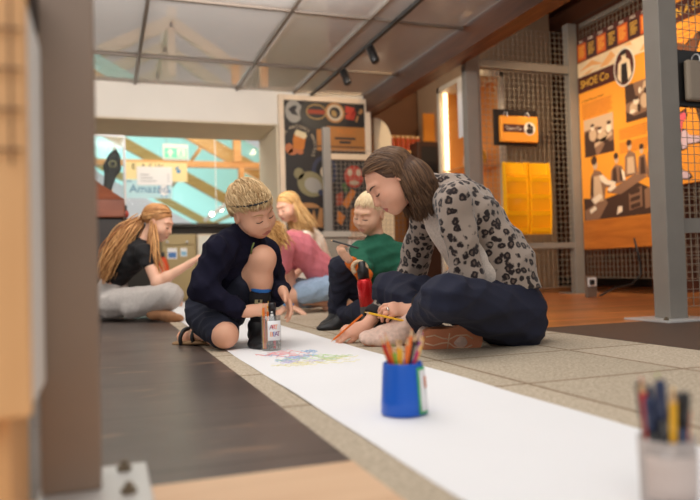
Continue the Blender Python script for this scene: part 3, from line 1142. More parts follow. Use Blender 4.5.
for i, ch in enumerate('ROCK MATCHES MARVELS'):
    a = math.radians(165 - i * 10.2)
    B.text(ch, cx_(294) + 15.5 * u1 * math.cos(a), cy_(143) + 17 * u1 * math.sin(a), 4.2 * u1, C['bone'], 3, rot=math.degrees(a) - 90, align='CENTER')
B.polys('record', [E(cx_(320), cy_(167), 13 * u1, 15 * u1, 36)], C['navy'], 1)
B.polys('record_ring', [E(cx_(320), cy_(167), 9 * u1, 11 * u1, 36)], bpy.data.materials['vinyl_black'], 2)
B.polys('record_label', [E(cx_(320), cy_(168), 4.5 * u1, 6 * u1)], C['bone'], 3)
B.polys('helmet', [E(cx_(306), cy_(180), 14 * u1, 12 * u1, rot=-25), E(cx_(294), cy_(170), 5 * u1, 5.5 * u1)], C['olive'], 3)
B.polys('helmet_visor', [E(cx_(308), cy_(181), 9 * u1, 7 * u1, rot=-25)], C['grey'], 4)
B.polys('goggle', [E(cx_(316), cy_(188), 3.4 * u1, 3 * u1)], C['navy'], 5)
B.polys('scroll', [E(cx_(302), cy_(203), 12 * u1, 5 * u1, a0=0, a1=180), [(cx_(x), cy_(y)) for x, y in ((297, 212), (300, 203), (304, 216), (308, 204), (311, 216), (314, 203), (317, 203), (317, 222), (297, 222))]], C['tan'], 2)
B.rect('lower_picture', cx_(332), cy_(226), cx_(363), cy_(162), C['char'], 1)
B.polys('clown_face', [E(cx_(350), cy_(172), 10 * u1, 11 * u1)], C['red'], 2)
B.polys('clown_cheeks', [E(cx_(346), cy_(168), 2.6 * u1, 3.6 * u1), E(cx_(355), cy_(168), 2.6 * u1, 3.6 * u1), E(cx_(350), cy_(178), 5 * u1, 2.4 * u1)], C['bone'], 3)
B.polys('orange_shape', [[(cx_(x), cy_(y)) for x, y in q] for q in (((337, 199), (347, 184), (352, 187), (342, 204)), ((332, 205), (340, 211), (336, 220), (331, 216)), ((346, 205), (362, 196), (362, 226), (344, 226)))], C['amber'], 4)
B.polys('red_shape', [[(cx_(x), cy_(y)) for x, y in q] for q in (((331, 190), (338, 187), (338, 199), (331, 201)), ((350, 212), (360, 203), (360, 222), (352, 222)))], C['rust'], 5)
B.polys('green_shape', [[(cx_(x), cy_(y)) for x, y in ((337, 180), (341, 178), (344, 186), (340, 188))]], C['green'], 5)


# ------------------------------------------------------------------ steel posts and wire mesh
def mesh_panel(name, label, o, u, v, w, h, step, rad, parent_loc, skip=None):
    """welded wire grid in the plane o + u, v"""
    t = thing(name, label, 'wire mesh', parent_loc)
    o, u, v = np.asarray(o, float), nz(u), nz(v)
    n = np.cross(u, v)
    b = MB()
    k = 0
    while k * step <= w + 1e-6:
        b.obox(o + u * k * step + v * h / 2, u * rad, v * h / 2, n * rad)
        k += 1
    k = 0
    while k * step <= h + 1e-6:
        b.obox(o + v * k * step + u * w / 2 + n * rad * 1.6, u * w / 2, v * rad, n * rad)
        k += 1
    b.build('wire_grid', M['wire'], t)
    return t


def post(label, x, y, hgt, w, d, plate, yawless=True):
    t = thing('steel_post', label, 'post', (x, y, 0))
    MB().box((x - w / 2, y, 0.008), (x + w / 2, y + d, hgt), 0.004).build('post_tube', M['grey_steel'], t)
    MB().box((x - plate, y - plate * .6, 0), (x + plate, y + d + plate * .6, 0.010), 0.002).build('base_plate', M['grey_steel'] if plate < 0.14 else M['bare_steel'], t)
    for sx in (-1, 1):
        MB().lathe((x + sx * plate * .8, y - plate * .3, 0.010), [(0.012, 0), (0.012, 0.008), (0.006, 0.009), (0.006, 0.016), (0.001, 0.016)], 6).build('bolt', M['bolt'], t)
    return t


p2 = post('grey steel post rising behind the woman, beside the yellow wall tray', 3.045, 5.28, 2.50, 0.12, 0.08, 0.13)
p3 = post('grey steel post between the yellow wall tray and the tall orange poster', 4.115, 5.28, 2.50, 0.10, 0.08, 0.13)
p4 = post('thick grey steel post standing on the mat in front of the orange poster', 2.545, 2.56, 2.50, 0.108, 0.10, 0.155)
boxo('side_channel', (3.105, 5.295, 0.01), (3.135, 5.345, 2.40), M['grey_steel'], p2)
mp_ = mesh_panel('mesh_screen', 'wire mesh screen behind the yellow wall tray', (3.14, 5.31, 0.06), (1, 0, 0), (0, 0, 1), 0.92, 2.35, 0.05, 0.0016, (3.6, 5.31, 0))
boxo('rail', (3.135, 5.29, 2.03), (4.065, 5.33, 2.10), M['grey_steel'], mp_)
boxo('rail', (3.135, 5.29, 0.42), (4.065, 5.33, 0.47), M['grey_steel'], mp_)
ms = mesh_panel('mesh_screen', 'wire mesh screen carrying the tall orange poster', (4.185, 5.27, 0.14), (0, -1, 0), (0, 0, 1), 2.3, 2.36, 0.05, 0.0016, (4.185, 4.2, 0))
boxo('rail', (4.19, 2.95, 2.46), (4.22, 5.27, 2.50), M['grey_steel'], ms)
mr = mesh_panel('mesh_screen', 'wire mesh screen on the right of the thick post, holding the dark flip tag', (2.605, 2.61, 0.06), (1, 0, 0), (0, 0, 1), 1.0, 2.3, 0.041, 0.0013, (2.9, 2.61, 0))
boxo('rail', (2.60, 2.595, 0.415), (3.6, 2.625, 0.485), M['grey_steel'], mr)
# pole in front of the collage with its own mesh
pc0 = on_y(326.5, 127, 6.2)
pc = post('thin grey pole standing in front of the collage panel', pc0[0], 6.2, pc0[2], 0.075, 0.05, 0.11)
mc = mesh_panel('mesh_screen', 'fine wire mesh screen in front of the right half of the collage panel', (pc0[0] + 0.05, 6.22, 0.25), (1, 0, 0), (0, 0, 1), 0.75, pc0[2] - 0.45, 0.045, 0.0014, (pc0[0] + 0.4, 6.22, 0))
rz = on_y(330, 157, 6.2)[2]
boxo('rail', (pc0[0] + 0.04, 6.2, rz - 0.02), (pc0[0] + 0.82, 6.235, rz + 0.035), mat('pale_rail', srgb(196, 172, 144), 0.5), mc)
# grey waste tub under it
tb0 = on_y(333, 232, 5.9)
tub = thing('waste_tub', 'grey open-topped tub behind the girl in pink', 'tub', (tb0[0], 5.9, 0))
TS = mat('tub_grey', srgb(140, 132, 118), 0.5)
w = 0.11
tbm = MB().box((tb0[0] - w, 5.8, 0.0), (tb0[0] + w, 6.04, tb0[2] - 0.03), 0.01)
tbm.build('body', TS, tub)
rm = MB()
for q in (((-w - .02, -.12), (w + .02, -.09)), ((-w - .02, .15), (w + .02, .18)), ((-w - .02, -.09), (-w + .01, .15)), ((w - .01, -.09), (w + .02, .15))):
    rm.box((tb0[0] + q[0][0], 5.9 + q[0][1], tb0[2] - 0.05), (tb0[0] + q[1][0], 5.9 + q[1][1], tb0[2]))
rm.build('rim', mat('tub_rim', srgb(168, 160, 146), 0.5), tub)

# ------------------------------------------------------------------ yellow wall tray with two columns of pockets
ty = mat('amber_plastic', srgb(255, 186, 22), 0.25, sss=0.0, emit=None)
a, b = (3.305, 5.27, 0.545), (3.775, 5.27, 1.185)
tray = thing('wall_tray', 'translucent yellow plastic tray with two columns of pockets hung on the mesh', 'tray', (3.54, 5.25, 0.545))
MB().box((a[0], 5.255, a[2]), (b[0], 5.27, b[2]), 0.006).build('back_plate', ty, tray)
yf = 5.135
for (x0, x1) in ((a[0], 3.535), (3.555, b[0])):
    prof = []
    for t_ in np.linspace(0, 1, 13):
        bulge = math.sin(math.pi * min(1, .04 + .92 * t_)) ** 0.22
        prof.append((5.262 - 0.055 * bulge, a[2] + (b[2] - a[2]) * t_))
    col = MB()
    for side in (x0, x1 - 0.012):
        col.poly([(side, y_, z_) for y_, z_ in prof] + [(side, 5.262, b[2]), (side, 5.262, a[2])], (0.012, 0, 0))
    col.build('side_wall', ty, tray)
    zz = np.linspace(a[2] + 0.02, b[2] - 0.17, 4)
    for k, z in enumerate(zz):
        t0 = (z - a[2]) / (b[2] - a[2])
        y0 = 5.262 - 0.050 * math.sin(math.pi * max(0.06, t0)) ** 0.22
        MB().poly([(x0 + .01, 5.262, z), (x0 + .01, y0, z), (x0 + .01, y0 - 0.012, z + .035), (x0 + .01, y0 - 0.008, z + .035), (x0 + .01, y0 + .006, z + .006), (x0 + .01, 5.262, z + .006)], (x1 - x0 - .02, 0, 0)).build('pocket', ty, tray)
    fp = MB()
    for (y0, z0), (y1, z1) in zip(prof[:10], prof[1:11]):
        fp.poly([(x0 + .008, y0 + .006, z0), (x1 - .008, y0 + .006, z0), (x1 - .008, y1 + .006, z1), (x0 + .008, y1 + .006, z1)])
    fp.build('front_sheet', mat_clear('amber_sheet', (1.0, 0.72, 0.12, 1), 0.06, 0.55, srgb(255, 186, 30)), tray)

# ------------------------------------------------------------------ orange flip book on its black board
fb = thing('flip_book', 'orange flip book with round portrait on a black board above the yellow tray', 'flip book', (3.46, 5.24, 1.32))
MB().box((3.235, 5.25, 1.335), (3.675, 5.275, 1.655), 0.004).build('back_board', M['black'], fb)
MB().box((3.275, 5.205, 1.36), (3.655, 5.245, 1.59), 0.008).build('pages', M['orange'], fb)
B = Board((3.275, 5.2045, 1.36), (1, 0, 0), (0, 0, 1), fb)
B.rect('title_band', 0.02, 0.085, 0.26, 0.155, M['brownprint'])
B.text('Toms Co', 0.045, 0.105, 0.042, M['whiteink'])
B.polys('portrait', [E(0.29, 0.12, 0.058, 0.058)], M['whiteink'], 2)
B.polys('portrait_figure', [E(0.285, 0.145, 0.02, 0.022), E(0.29, 0.098, 0.036, 0.026), E(0.315, 0.13, 0.012, 0.02)], M['dark'], 3)
for x in (3.335, 3.555):
    MB().tube([(x, 5.225 + 0.03 * math.cos(a_), 1.59 + 0.035 * math.sin(a_)) for a_ in np.linspace(-0.4, 3.6, 14)], 0.005, 6).build('ring', M['bare_steel'], fb, True)

# ------------------------------------------------------------------ tall orange poster
po = thing('history_poster', 'tall orange poster about a shoe company with sepia photographs of workers', 'poster', (4.15, 4.8, 0.42))
PZ = 0.40
PW, PH = 0.927, 2.33 - PZ
MB().box((4.150, 4.335, PZ), (4.178, 5.262, PZ + PH), 0.002).build('board', M['orange'], po)
B = Board((4.149, 5.262, PZ), (0, -1, 0), (0, 0, 1), po)


def Q(px, py):
    p = on_x(px, py, 4.149)
    return 5.262 - p[1], p[2] - PZ


v_tl, v_pb, v_tb = Q(580, 63)[1], Q(580, 78)[1], Q(580, 94)[1]
B.rect('timeline_field', 0, v_tl, PW, PH, M['brownprint'])
years = ['1853', '1868', '1874', '1893', '1897', '1923', '1950']
cw = PW / 7
deep = mat('deep_brown_print', srgb(66, 32, 26))
for k in range(7):
    B.rect('timeline_card', k * cw + .008, v_tl + .012, (k + 1) * cw - .008, PH - .045, M['orange2'] if k % 2 == 0 else deep, 2)
    B.text(years[k], k * cw + .022, PH - .038, .034, M['whiteink'], 3)
    B.polys('text_lines', [[(k * cw + .025, PH - .075 - j * .019), (k * cw + .105 - .02 * (j % 3 == 2), PH - .075 - j * .019), (k * cw + .105 - .02 * (j % 3 == 2), PH - .068 - j * .019), (k * cw + .025, PH - .068 - j * .019)] for j in range(6)], M['yellow_ink'], 3)
B.rect('paper_band', 0, v_pb, PW, v_tl - .004, M['cream_print'])
bh = v_tl - v_pb
B.polys('paper_folds', [[(a_, v_pb + b_ * bh) for a_, b_ in q] for q in ([(0.02, .4), (.2, .85), (.35, .3), (.2, .5)], [(.3, .15), (.45, .9), (.5, .5), (.4, .1)], [(.78, .1), (.9, .9), (.92, .5), (.84, .1)], [(.6, .9), (.7, .7), (.68, .95)], [(.06, .1), (.22, .3), (.16, .05)])], mat('peach_ink', srgb(240, 176, 110)), 2)
u_te = Q(617, 80)[0]
B.rect('title_band', 0, v_tb, u_te, v_pb, M['brownprint'], 2)
B.text('SHOE Co', .035, v_tb + .042, .098, M['yellow_ink'], 3, sx=0.95)
pu, pv = Q(624.5, 67)
prx, pry = (Q(634, 67)[0] - Q(615, 67)[0]) / 2, .150
B.polys('portrait_rim', [E(pu, pv, prx * 1.12, pry * 1.10, 36)], M['whiteink'], 4)
B.polys('portrait_field', [E(pu, pv, prx, pry, 36)], M['brownprint'], 5)


def PP(pts):
    return [(pu + a_ * prx, pv + b_ * pry) for a_, b_ in pts]


B.polys('portrait_clothes', [PP([(-.75, -.5), (-.6, .3), (-.25, .48), (.25, .48), (.6, .3), (.75, -.55), (.35, -.85), (-.35, -.85)])], M['cream_print'], 6)
B.polys('portrait_apron', [PP([(-.35, -.85), (-.28, .2), (.28, .2), (.38, -.85)])], M['dark'], 7)
B.polys('portrait_head', [E(pu, pv + pry * .62, prx * .24, pry * .20)], M['cream_print'], 7)
B.polys('portrait_cap', [E(pu, pv + pry * .82, prx * .30, pry * .15)], M['dark'], 8)
sep = {n: mat('sepia_' + n, srgb(*c), 0.6) for n, c in dict(d=(70, 48, 38), m=(142, 106, 82), l=(208, 176, 142), w=(240, 220, 194)).items()}


def lines(x0, x1, ytop, n, dy):
    m_ = bpy.data.materials.get('text_brown') or mat('text_brown', srgb(176, 92, 34))
    B.polys('text_lines', [[(x0, ytop - j * dy), (x1 - (.06 if j == n - 1 else .008 * (j * 7 % 3)), ytop - j * dy), (x1 - (.06 if j == n - 1 else .008 * (j * 7 % 3)), ytop - j * dy + .006), (x0, ytop - j * dy + .006)] for j in range(n)], m_, 1)


B.text('A Great Place to Work!', .04, Q(583, 103)[1], .030, M['brownprint'], 1)
lines(.04, Q(612, 100)[0], Q(583, 106)[1], 8, .018)
lines(Q(619, 130)[0], .88, Q(619, 131)[1], 5, .019)
lines(Q(619, 130)[0], .88, Q(619, 145)[1], 5, .019)


def photo(name, x0, y0, x1, y1, shapes):
    B.rect(name, x0, y0, x1, y1, sep['m'], 1)
    for key, lay in (('d', 2), ('l', 3), ('w', 4), ('k', 5)):
        q = [[(x0 + (x1 - x0) * a_, y0 + (y1 - y0) * b_) for a_, b_ in s_] for k_, s_ in shapes if k_ == key]
        if q:
            B.polys(name + '_' + {'d': 'shadows', 'l': 'figures', 'w': 'highlights', 'k': 'details'}[key], q, sep['d' if key == 'k' else key], lay)


photo('workshop_photo', Q(584, 121)[0], Q(585, 158)[1], Q(613, 112)[0], Q(584, 121)[1], [('d', [(0, 0), (.4, 0), (.3, .5), (.1, .7), (0, .6)]), ('l', [(0, .7), (.5, .75), (.5, 1), (0, 1)]), ('l', [(.5, .6), (1, .55), (1, 1), (.5, 1)]), ('l', E(.3, .55, .13, .17)), ('w', E(.3, .74, .06, .07)), ('k', E(.3, .80, .07, .04)), ('l', E(.62, .45, .16, .14)), ('w', E(.55, .62, .07, .07)), ('k', E(.55, .68, .07, .04)), ('l', [(.35, .2), (.95, .42), (.95, .52), (.35, .3)]), ('w', E(.85, .62, .08, .12)), ('k', E(.86, .76, .07, .05)), ('d', [(.5, 0), (1, 0), (1, .3), (.7, .25)]), ('k', E(.45, .38, .08, .05)), ('k', E(.75, .3, .1, .05))])
photo('factory_photo', Q(625, 86)[0], Q(626, 123)[1], .91, Q(625, 86)[1], [('d', [(0, .5), (.4, .55), (.3, 1), (0, 1)]), ('d', [(0, 0), (1, 0), (1, .18), (.3, .12), (0, .3)]), ('l', E(.35, .35, .2, .15)), ('w', E(.4, .5, .1, .09)), ('l', E(.7, .45, .14, .2)), ('w', E(.55, .75, .05, .09)), ('l', [(.6, .7), (1, .75), (1, .98), (.7, .95)]), ('k', E(.75, .7, .06, .08)), ('w', E(.25, .25, .1, .06)), ('k', E(.5, .3, .06, .12)), ('k', E(.9, .5, .07, .12)), ('k', E(.42, .58, .09, .05))])
# cut-out group of workers at the foot of the poster
g0 = Q(585, 221)[1]
gs = (Q(587, 163)[1] - g0) / 46.0


def rel(pts):
    return [(x * .01, g0 + y * gs) for x, y in pts]


def EL(x, y, rx, ry, **k):
    return rel(E(x, y, rx, ry, **k))


B.polys('bench_photo', [rel([(2, 0), (92, 0), (92, 16), (85, 18), (70, 24), (50, 18), (30, 15), (2, 18)])], sep['d'], 1)
B.polys('bench_tops', [rel([(3, 8), (30, 16), (34, 12), (22, 0), (4, 0)]), rel([(33, 20), (68, 30), (82, 27), (50, 17)]), rel([(60, 4), (75, 6), (75, 21), (60, 16)]), rel([(78, 4), (92, 6), (92, 20), (78, 18)])], sep['m'], 2)
B.polys('workers', [rel([(11, 18), (13, 34), (18, 39), (26, 37), (33, 30), (45, 27), (44, 23), (32, 24), (29, 12), (16, 12)]), rel([(38, 25), (40, 36), (45, 40), (53, 38), (56, 26)]), rel([(56, 29), (57, 44), (62, 48), (69, 45), (71, 30)]), rel([(71, 28), (73, 42), (80, 43), (83, 28)]), rel([(82, 26), (83, 44), (92, 47), (92, 26)])], sep['m'], 3)
B.polys('aprons', [rel([(15, 13), (17, 34), (25, 34), (29, 14)]), rel([(59, 31), (60, 43), (67, 43), (68, 31)]), rel([(84, 27), (85, 42), (90, 42), (91, 27)])], sep['l'], 4)
B.polys('waistcoats', [rel([(41, 26), (42, 37), (46, 38), (47, 27)]), rel([(50, 27), (50, 37), (54, 36), (55, 27)]), rel([(74, 29), (75, 41), (79, 41), (80, 29)]), rel([(12, 20), (13, 32), (16, 34), (16, 18)])], sep['d'], 4)
B.polys('sleeves', [rel([(24, 34), (29, 34), (36, 29), (45, 27), (44, 24), (33, 26), (27, 29)]), rel([(13, 16), (24, 20), (28, 17), (18, 12)]), rel([(52, 36), (56, 33), (57, 27), (54, 27)])], sep['w'], 5)
B.polys('faces', [EL(19.5, 43, 3.0, 4.0), EL(47, 43.5, 2.3, 3.2), EL(63, 51, 2.3, 3.2), EL(76.5, 46.5, 2.0, 3.0), EL(87.5, 50.5, 2.2, 3.2)], sep['l'], 5)
B.polys('hair', [EL(18.2, 46.5, 3.8, 3.4), EL(46.5, 46.2, 2.8, 2.4), EL(62.5, 53.7, 2.8, 2.4), EL(76.5, 48.8, 2.4, 1.9), EL(87.5, 53.2, 2.7, 2.2)], sep['d'], 6)
B.polys('papers', [rel([(10, 8), (18, 11), (20, 8), (12, 5)]), rel([(34, 22), (42, 26), (46, 23), (38, 20)]), rel([(45, 2), (52, 4), (52, 8), (47, 8)])], sep['w'], 6)
B.polys('drawers', [rel([(62, 5 + 5 * k), (73, 6.5 + 5 * k), (73, 9.5 + 5 * k), (62, 8 + 5 * k)]) for k in range(3)], sep['d'], 6)
B.rect('wood_band', 0, 0, PW, g0 - .004, mat_wood('orange_ply', srgb(176, 98, 32), srgb(206, 124, 46), 'Y', 5, 0.5), 1)

# ------------------------------------------------------------------ second orange poster, with drawn shoes
p5 = thing('shoe_design_poster', 'orange poster with drawn shoes behind the mesh at the right edge', 'poster', (4.15, 3.75, 0.5))
MB().box((4.150, 3.05, 0.86), (4.178, 4.30, 2.40), 0.002).build('board', mat('orange_board_print', srgb(246, 158, 52), 0.6), p5)
B = Board((4.149, 4.30, 0.86), (0, -1, 0), (0, 0, 1), p5)
vb_ = on_x(668, 27, 4.149)[2] - 0.86
B.rect('title_band', 0, vb_, 1.25, vb_ + .155, M['brownprint'])
B.text('DESIGN A SHOE', .005, vb_ + .045, .098, M['yellow_ink'], 2, sx=0.78)
lines(.12, .40, vb_ - .06, 8, .035)
inks = [mat('shoe_ink_' + n, srgb(*c), 0.6) for n, c in dict(pink=(226, 96, 110), lime=(176, 184, 60), brown=(110, 66, 44), lilac=(214, 186, 196), cream=(236, 214, 186)).items()]
ol = mat('outline_ink', srgb(40, 26, 22), 0.6)


def shoe_art(x, y, s, rot, kind, ink):
    sh = [[(0, 0), (1.0, 0), (1.15, .12), (1.0, .28), (.62, .38), (.5, .62), (0, .62), (-.05, .3)],
          [(0, 0), (.25, 0), (.3, .12), (.7, .02), (1.1, 0), (1.2, .1), (.9, .22), (.45, .42), (.3, .7), (0, .72)],
          [(0, 0), (.9, 0), (1.05, .14), (.9, .3), (.5, .4), (.5, 1.2), (-.02, 1.2), (0, .3)]][kind]
    c, q = math.cos(math.radians(rot)), math.sin(math.radians(rot))
    def tf(k, cx0=.5, cy0=.3):
        return [(x + s * ((cx0 + (a_ - cx0) * k) * c - (cy0 + (b_ - cy0) * k) * q), y + s * ((cx0 + (a_ - cx0) * k) * q + (cy0 + (b_ - cy0) * k) * c)) for a_, b_ in sh]
    B.polys('drawn_shoe_outline', [tf(1.12)], ol, 1)
    B.polys('drawn_shoe', [tf(0.94)], ink, 2)


for q in ((.08, .93, .14, -20, 0, inks[0]), (.34, .9, .2, 60, 2, inks[2]), (.12, .74, .17, -15, 1, inks[0]), (.30, .68, .17, 20, 1, inks[1]), (.14, .52, .18, -75, 1, inks[0]), (.40, .45, .20, 15, 2, inks[2]), (.22, .26, .2, 10, 1, inks[3]), (.50, .22, .2, 60, 0, inks[3]), (.10, .06, .17, -10, 0, inks[3]), (.42, .03, .18, 10, 1, inks[4]), (.7, .7, .2, 30, 0, inks[1]), (.75, .3, .2, -20, 2, inks[0]), (.95, .55, .2, 20, 1, inks[3])):
    shoe_art(*q)
B.polys('drawn_tools', [[(.20, 1.00), (.34, 1.08), (.35, 1.06), (.21, .98)], [(.05, .62), (.10, .70), (.12, .69), (.07, .61)], [(.3, .57), (.45, .62), (.46, .60), (.31, .55)]], ol, 1)

# dark flip tag on the right mesh
ft = thing('flip_tag', 'grey flip tag on a black board hung on the right-hand mesh', 'flip book', (2.72, 2.58, 1.02))
MB().box((2.606, 2.575, 1.025), (2.88, 2.60, 1.30), 0.004).build('back_board', M['black'], ft)
MB().box((2.635, 2.535, 1.045), (2.90, 2.570, 1.245), 0.014).build('pages', mat('warm_grey', srgb(150, 134, 116), 0.5), ft)
B = Board((2.635, 2.5345, 1.045), (1, 0, 0), (0, 0, 1), ft)
B.rect('label', .075, .095, .24, .15, M['tan_wall'])
B.text('Toms', .092, .108, .036, M['brownprint'])
for x in (2.70, 2.84):
    MB().tube([(x, 2.553 + 0.026 * math.cos(a_), 1.245 + 0.03 * math.sin(a_)) for a_ in np.linspace(-0.4, 3.6, 14)], 0.004, 6).build('ring', M['bare_steel'], ft, True)

# ------------------------------------------------------------------ lit display case with a paper sheet, and the shelf of jars behind
wm = mat('case_frame', srgb(206, 198, 184), 0.4)
dc = thing('display_case', 'tall glass display case with a bright strip lamp behind the woman', 'display case', (3.55, 6.1, 0))
cxa, cxb, cya, cyb, ct = 3.30, 3.64, 5.72, 6.46, 2.14
f = MB()
for x in (cxa, cxb - .04):
    for y in (cya, cyb - .05):
        f.box((x, y, 0), (x + .04, y + .05, ct))
for z in (0.0, ct - .05):
    f.box((cxa, cya, z), (cxb, cyb, z + .05))
f.build('frame', wm, dc)
boxo('back_panel', (cxb - .03, cya + .05, .05), (cxb - .01, cyb - .05, ct - .05), mat('amber_back', srgb(222, 150, 72), 0.6), dc)
boxo('far_panel', (cxa + .04, cyb - .03, .05), (cxb - .04, cyb - .015, ct - .05), mat('amber_side', srgb(226, 158, 78), 0.6), dc)
for z in (.75, 1.25):
    boxo('shelf', (cxa + .02, cya + .03, z), (cxb - .03, cyb - .03, z + .012), mat('amber_shelf', srgb(236, 180, 110), 0.4), dc)
boxo('strip_lamp', (cxa + .045, cyb - .085, .3), (cxa + .08, cyb - .05, ct - .06), mat('strip_glow', (1, .86, .6, 1), emit=(1, .80, .48, 1), estr=3.2), dc)
boxo('glass', (cxa + .005, cya + .05, .05), (cxa + .011, cyb - .05, ct - .05), mat_clear('case_glass', (.97, .96, .94, 1), .06), dc)
pa, pb_ = on_x(457, 80, cxa - .004), on_x(470.5, 134, cxa - .004)
ps = tag(boxo('paper_sheet', (cxa - .006, pb_[1], pb_[2]), (cxa - .002, pa[1], pa[2]), M['paper']), 'plain white paper sheet taped to the display case', 'paper')
for k, (y, z, c, nm) in enumerate(((5.9, 1.262, srgb(250, 200, 60), 'yellow'), (6.1, 1.262, srgb(240, 190, 160), 'pale'))):
    v = MB().lathe((3.46, y, z), [(0.001, 0), (.05, 0), (.07, .05), (.06, .12), (.03, .15), (.035, .18), (.001, .18)], 20).build('vase', mat('vase_glaze_%d' % k, c, 0.3), None, True)
    tag(v, ['small yellow vase on the upper shelf of the lit case', 'small pale pink vase on the upper shelf of the lit case'][k], 'vase')

su = thing('shelf_unit', 'orange-lit wall shelf with rows of red jars behind the woman', 'shelf', (3.3, 8.0, 0))
yb = 7.9
zA = [on_y(400, 157, yb)[2], on_y(410, 131, yb)[2]]
xl, xr = on_y(391, 150, yb)[0], on_y(419, 150, yb)[0]
boxo('back_panel', (xl - .1, 8.2, .2), (xr + .55, 8.28, 2.0), mat('amber_board', srgb(206, 132, 56), 0.6), su)
z0 = on_y(405, 152, yb)[2]
z1 = on_y(405, 176, yb)[2]
boxo('shelf', (xl - .1, yb - .1, z0 - .03), (xr, 8.2, z0), mat('amber_ledge', srgb(238, 186, 120), 0.5), su)
boxo('shelf', (xl - .1, yb - .1, z1 - .03), (xr, 8.2, z1), bpy.data.materials['amber_ledge'], su)
boxo('front_board', (xr + .02, yb - .12, on_y(430, 146, yb)[2]), (xr + .5, yb - .08, on_y(430, 116, yb)[2]), mat('amber_front', srgb(222, 138, 40), 0.5), su)
jm = mat('red_jar', srgb(206, 84, 44), 0.35)
jl = mat('jar_lid', srgb(248, 216, 160), 0.4)
place = ['first', 'second', 'third', 'fourth', 'fifth', 'sixth']
for zz, row in ((z0, 'upper'), (z1, 'lower')):
    for k in range(6):
        x = xl + .02 + (xr - xl - .04) * k / 5
        j = thing('storage_jar', 'red jar with pale lid on the %s shelf, %s from the left' % (row, place[k]), 'jar', (x, yb - .02, zz), 'red jars on the wall shelf')
        MB().lathe((x, yb - .02, zz), [(0.001, 0), (.026, 0), (.028, .02), (.028, .15), (.02, .17), (.001, .17)], 14).build('jar_body', jm, j, True)
        MB().lathe((x, yb - .02, zz + .17), [(.001, 0), (.024, 0), (.024, .025), (.001, .027)], 14).build('lid', jl, j, True)
d0, d1 = on_y(419, 180, 7.6), on_y(441, 142, 7.6)
bx = thing('wall_monitor_box', 'dark brown box frame with a black panel beside the lit case', 'box', (d0[0], 7.6, 0))
MB().box((d0[0], 7.6, 0.0), (d1[0] + .05, 8.0, d1[2]), .006).build('body', mat('dark_walnut', srgb(74, 44, 28), 0.5), bx)
boxo('panel', (d0[0] + .04, 7.592, .9), (d1[0] - .06, 7.6, d1[2] - .06), M['dark'], bx)
boxo('hanging_sign', (0, 0, 0), (0.001, .001, .001), M['dark']) if False else None
# cream curved screen end at the side of the collage
cs = thing('curved_screen', 'cream screen with a rounded top corner beside the collage panel', 'screen', (2.95, 7.2, 0))
x0, x1, zt_ = on_y(374, 120, 7.2)[0], on_y(391, 120, 7.2)[0], on_y(380, 118, 7.2)[2]
pr = [(x0, 7.2, 0), (x1, 7.2, 0), (x1, 7.2, zt_ - .25)] + [(x0 + (x1 - x0) * math.cos(a_), 7.2, zt_ - .25 + .25 * math.sin(a_)) for a_ in np.linspace(.1, 1.57, 8)] + [(x0, 7.2, zt_)]
MB().poly(pr, (0, .04, 0)).build('board', M['tan_wall'], cs)

# power socket and cable by the wall
sk = thing('power_socket', 'white power socket box low on the wall behind the far post', 'socket', (4.5, 5.0, .02))
q = on_y(591, 282, 4.58)
MB().box((q[0] - .05, 4.57, 0), (q[0] + .05, 4.6, q[2] + .05), .006).build('plate', mat('socket_column', srgb(120, 100, 84), .5), sk)
MB().box((q[0] - .04, 4.562, q[2] - .035), (q[0] + .04, 4.571, q[2] + .035), .003).build('socket_face', M['white'], sk)
MB().box((q[0] - .03, 4.545, q[2] - .02), (q[0] + .01, 4.563, q[2] + .02), .003).build('plug', M['black'], sk)
cpts = [on_y(x, y, 4.56) for x, y in ((634, 238), (640, 262), (641, 274), (632, 284), (615, 288))]
cpts.append(np.array((cpts[-1][0] - .15, 4.56, .012)))
cb_ = MB().tube(cpts, .008, 8).build('power_cable', M['black'], None, True)
tag(cb_, 'black power cable hanging down the wall behind the orange poster', 'cable')

# ------------------------------------------------------------------ foreground: steel post and wooden cabinet at the left edge
fp_ = thing('steel_post', 'large blurred grey-brown steel post in the left foreground', 'post', (-0.048, 0.99, 0))
pl0 = on_floor(43, 497)[0]
pl1 = on_floor(102, 497)[0]
MB().box((pl0, .975, .008), (pl1, 1.05, 2.5), .003).build('post_tube', mat('taupe_steel', srgb(146, 126, 110), 0.5, noise=.04, nscale=8), fp_)
MB().box((pl0 - .004, .90, 0), (pl1 + .062, 1.09, .008), .002).build('base_plate', M['bare_steel'], fp_)
for x, y in ((pl1 + .03, 1.055), (pl1 + .033, .945)):
    MB().lathe((x, y, .008), [(.010, 0), (.010, .007), (.005, .008), (.005, .014), (.001, .014)], 6).build('bolt', M['bolt'], fp_)
wc = thing('wooden_cabinet', 'blurred orange wooden cabinet at the left edge of the photograph', 'cabinet', (-.25, .75, 0))
rx = -.072
MB().box((-.62, .75, .152), (rx, .772, .60), .003).build('front_panel', M['oak'], wc)
MB().box((-.62, .774, .155), (rx - .003, .962, .585), .002).build('side_panel', M['white'], wc)
MB().box((-.60, .78, 0), (rx - .022, .95, .155), .003).build('plinth', M['oak'], wc)
MB().box((-.62, .752, .602), (rx - .004, .962, .66), .003).build('top', M['dark'], wc)
gm = MB()
for z in (.415, .455, .495, .535):
    gm.tube([(-.62, .744, z), (rx - .003, .744, z)], .0016, 6)
for x in (-.20, -.16, -.12, -.085):
    gm.tube([(x, .741, .40), (x, .741, .60)], .0012, 6)
gm.build('wire_front', mat('dark_wire', srgb(120, 84, 56), .5), wc)

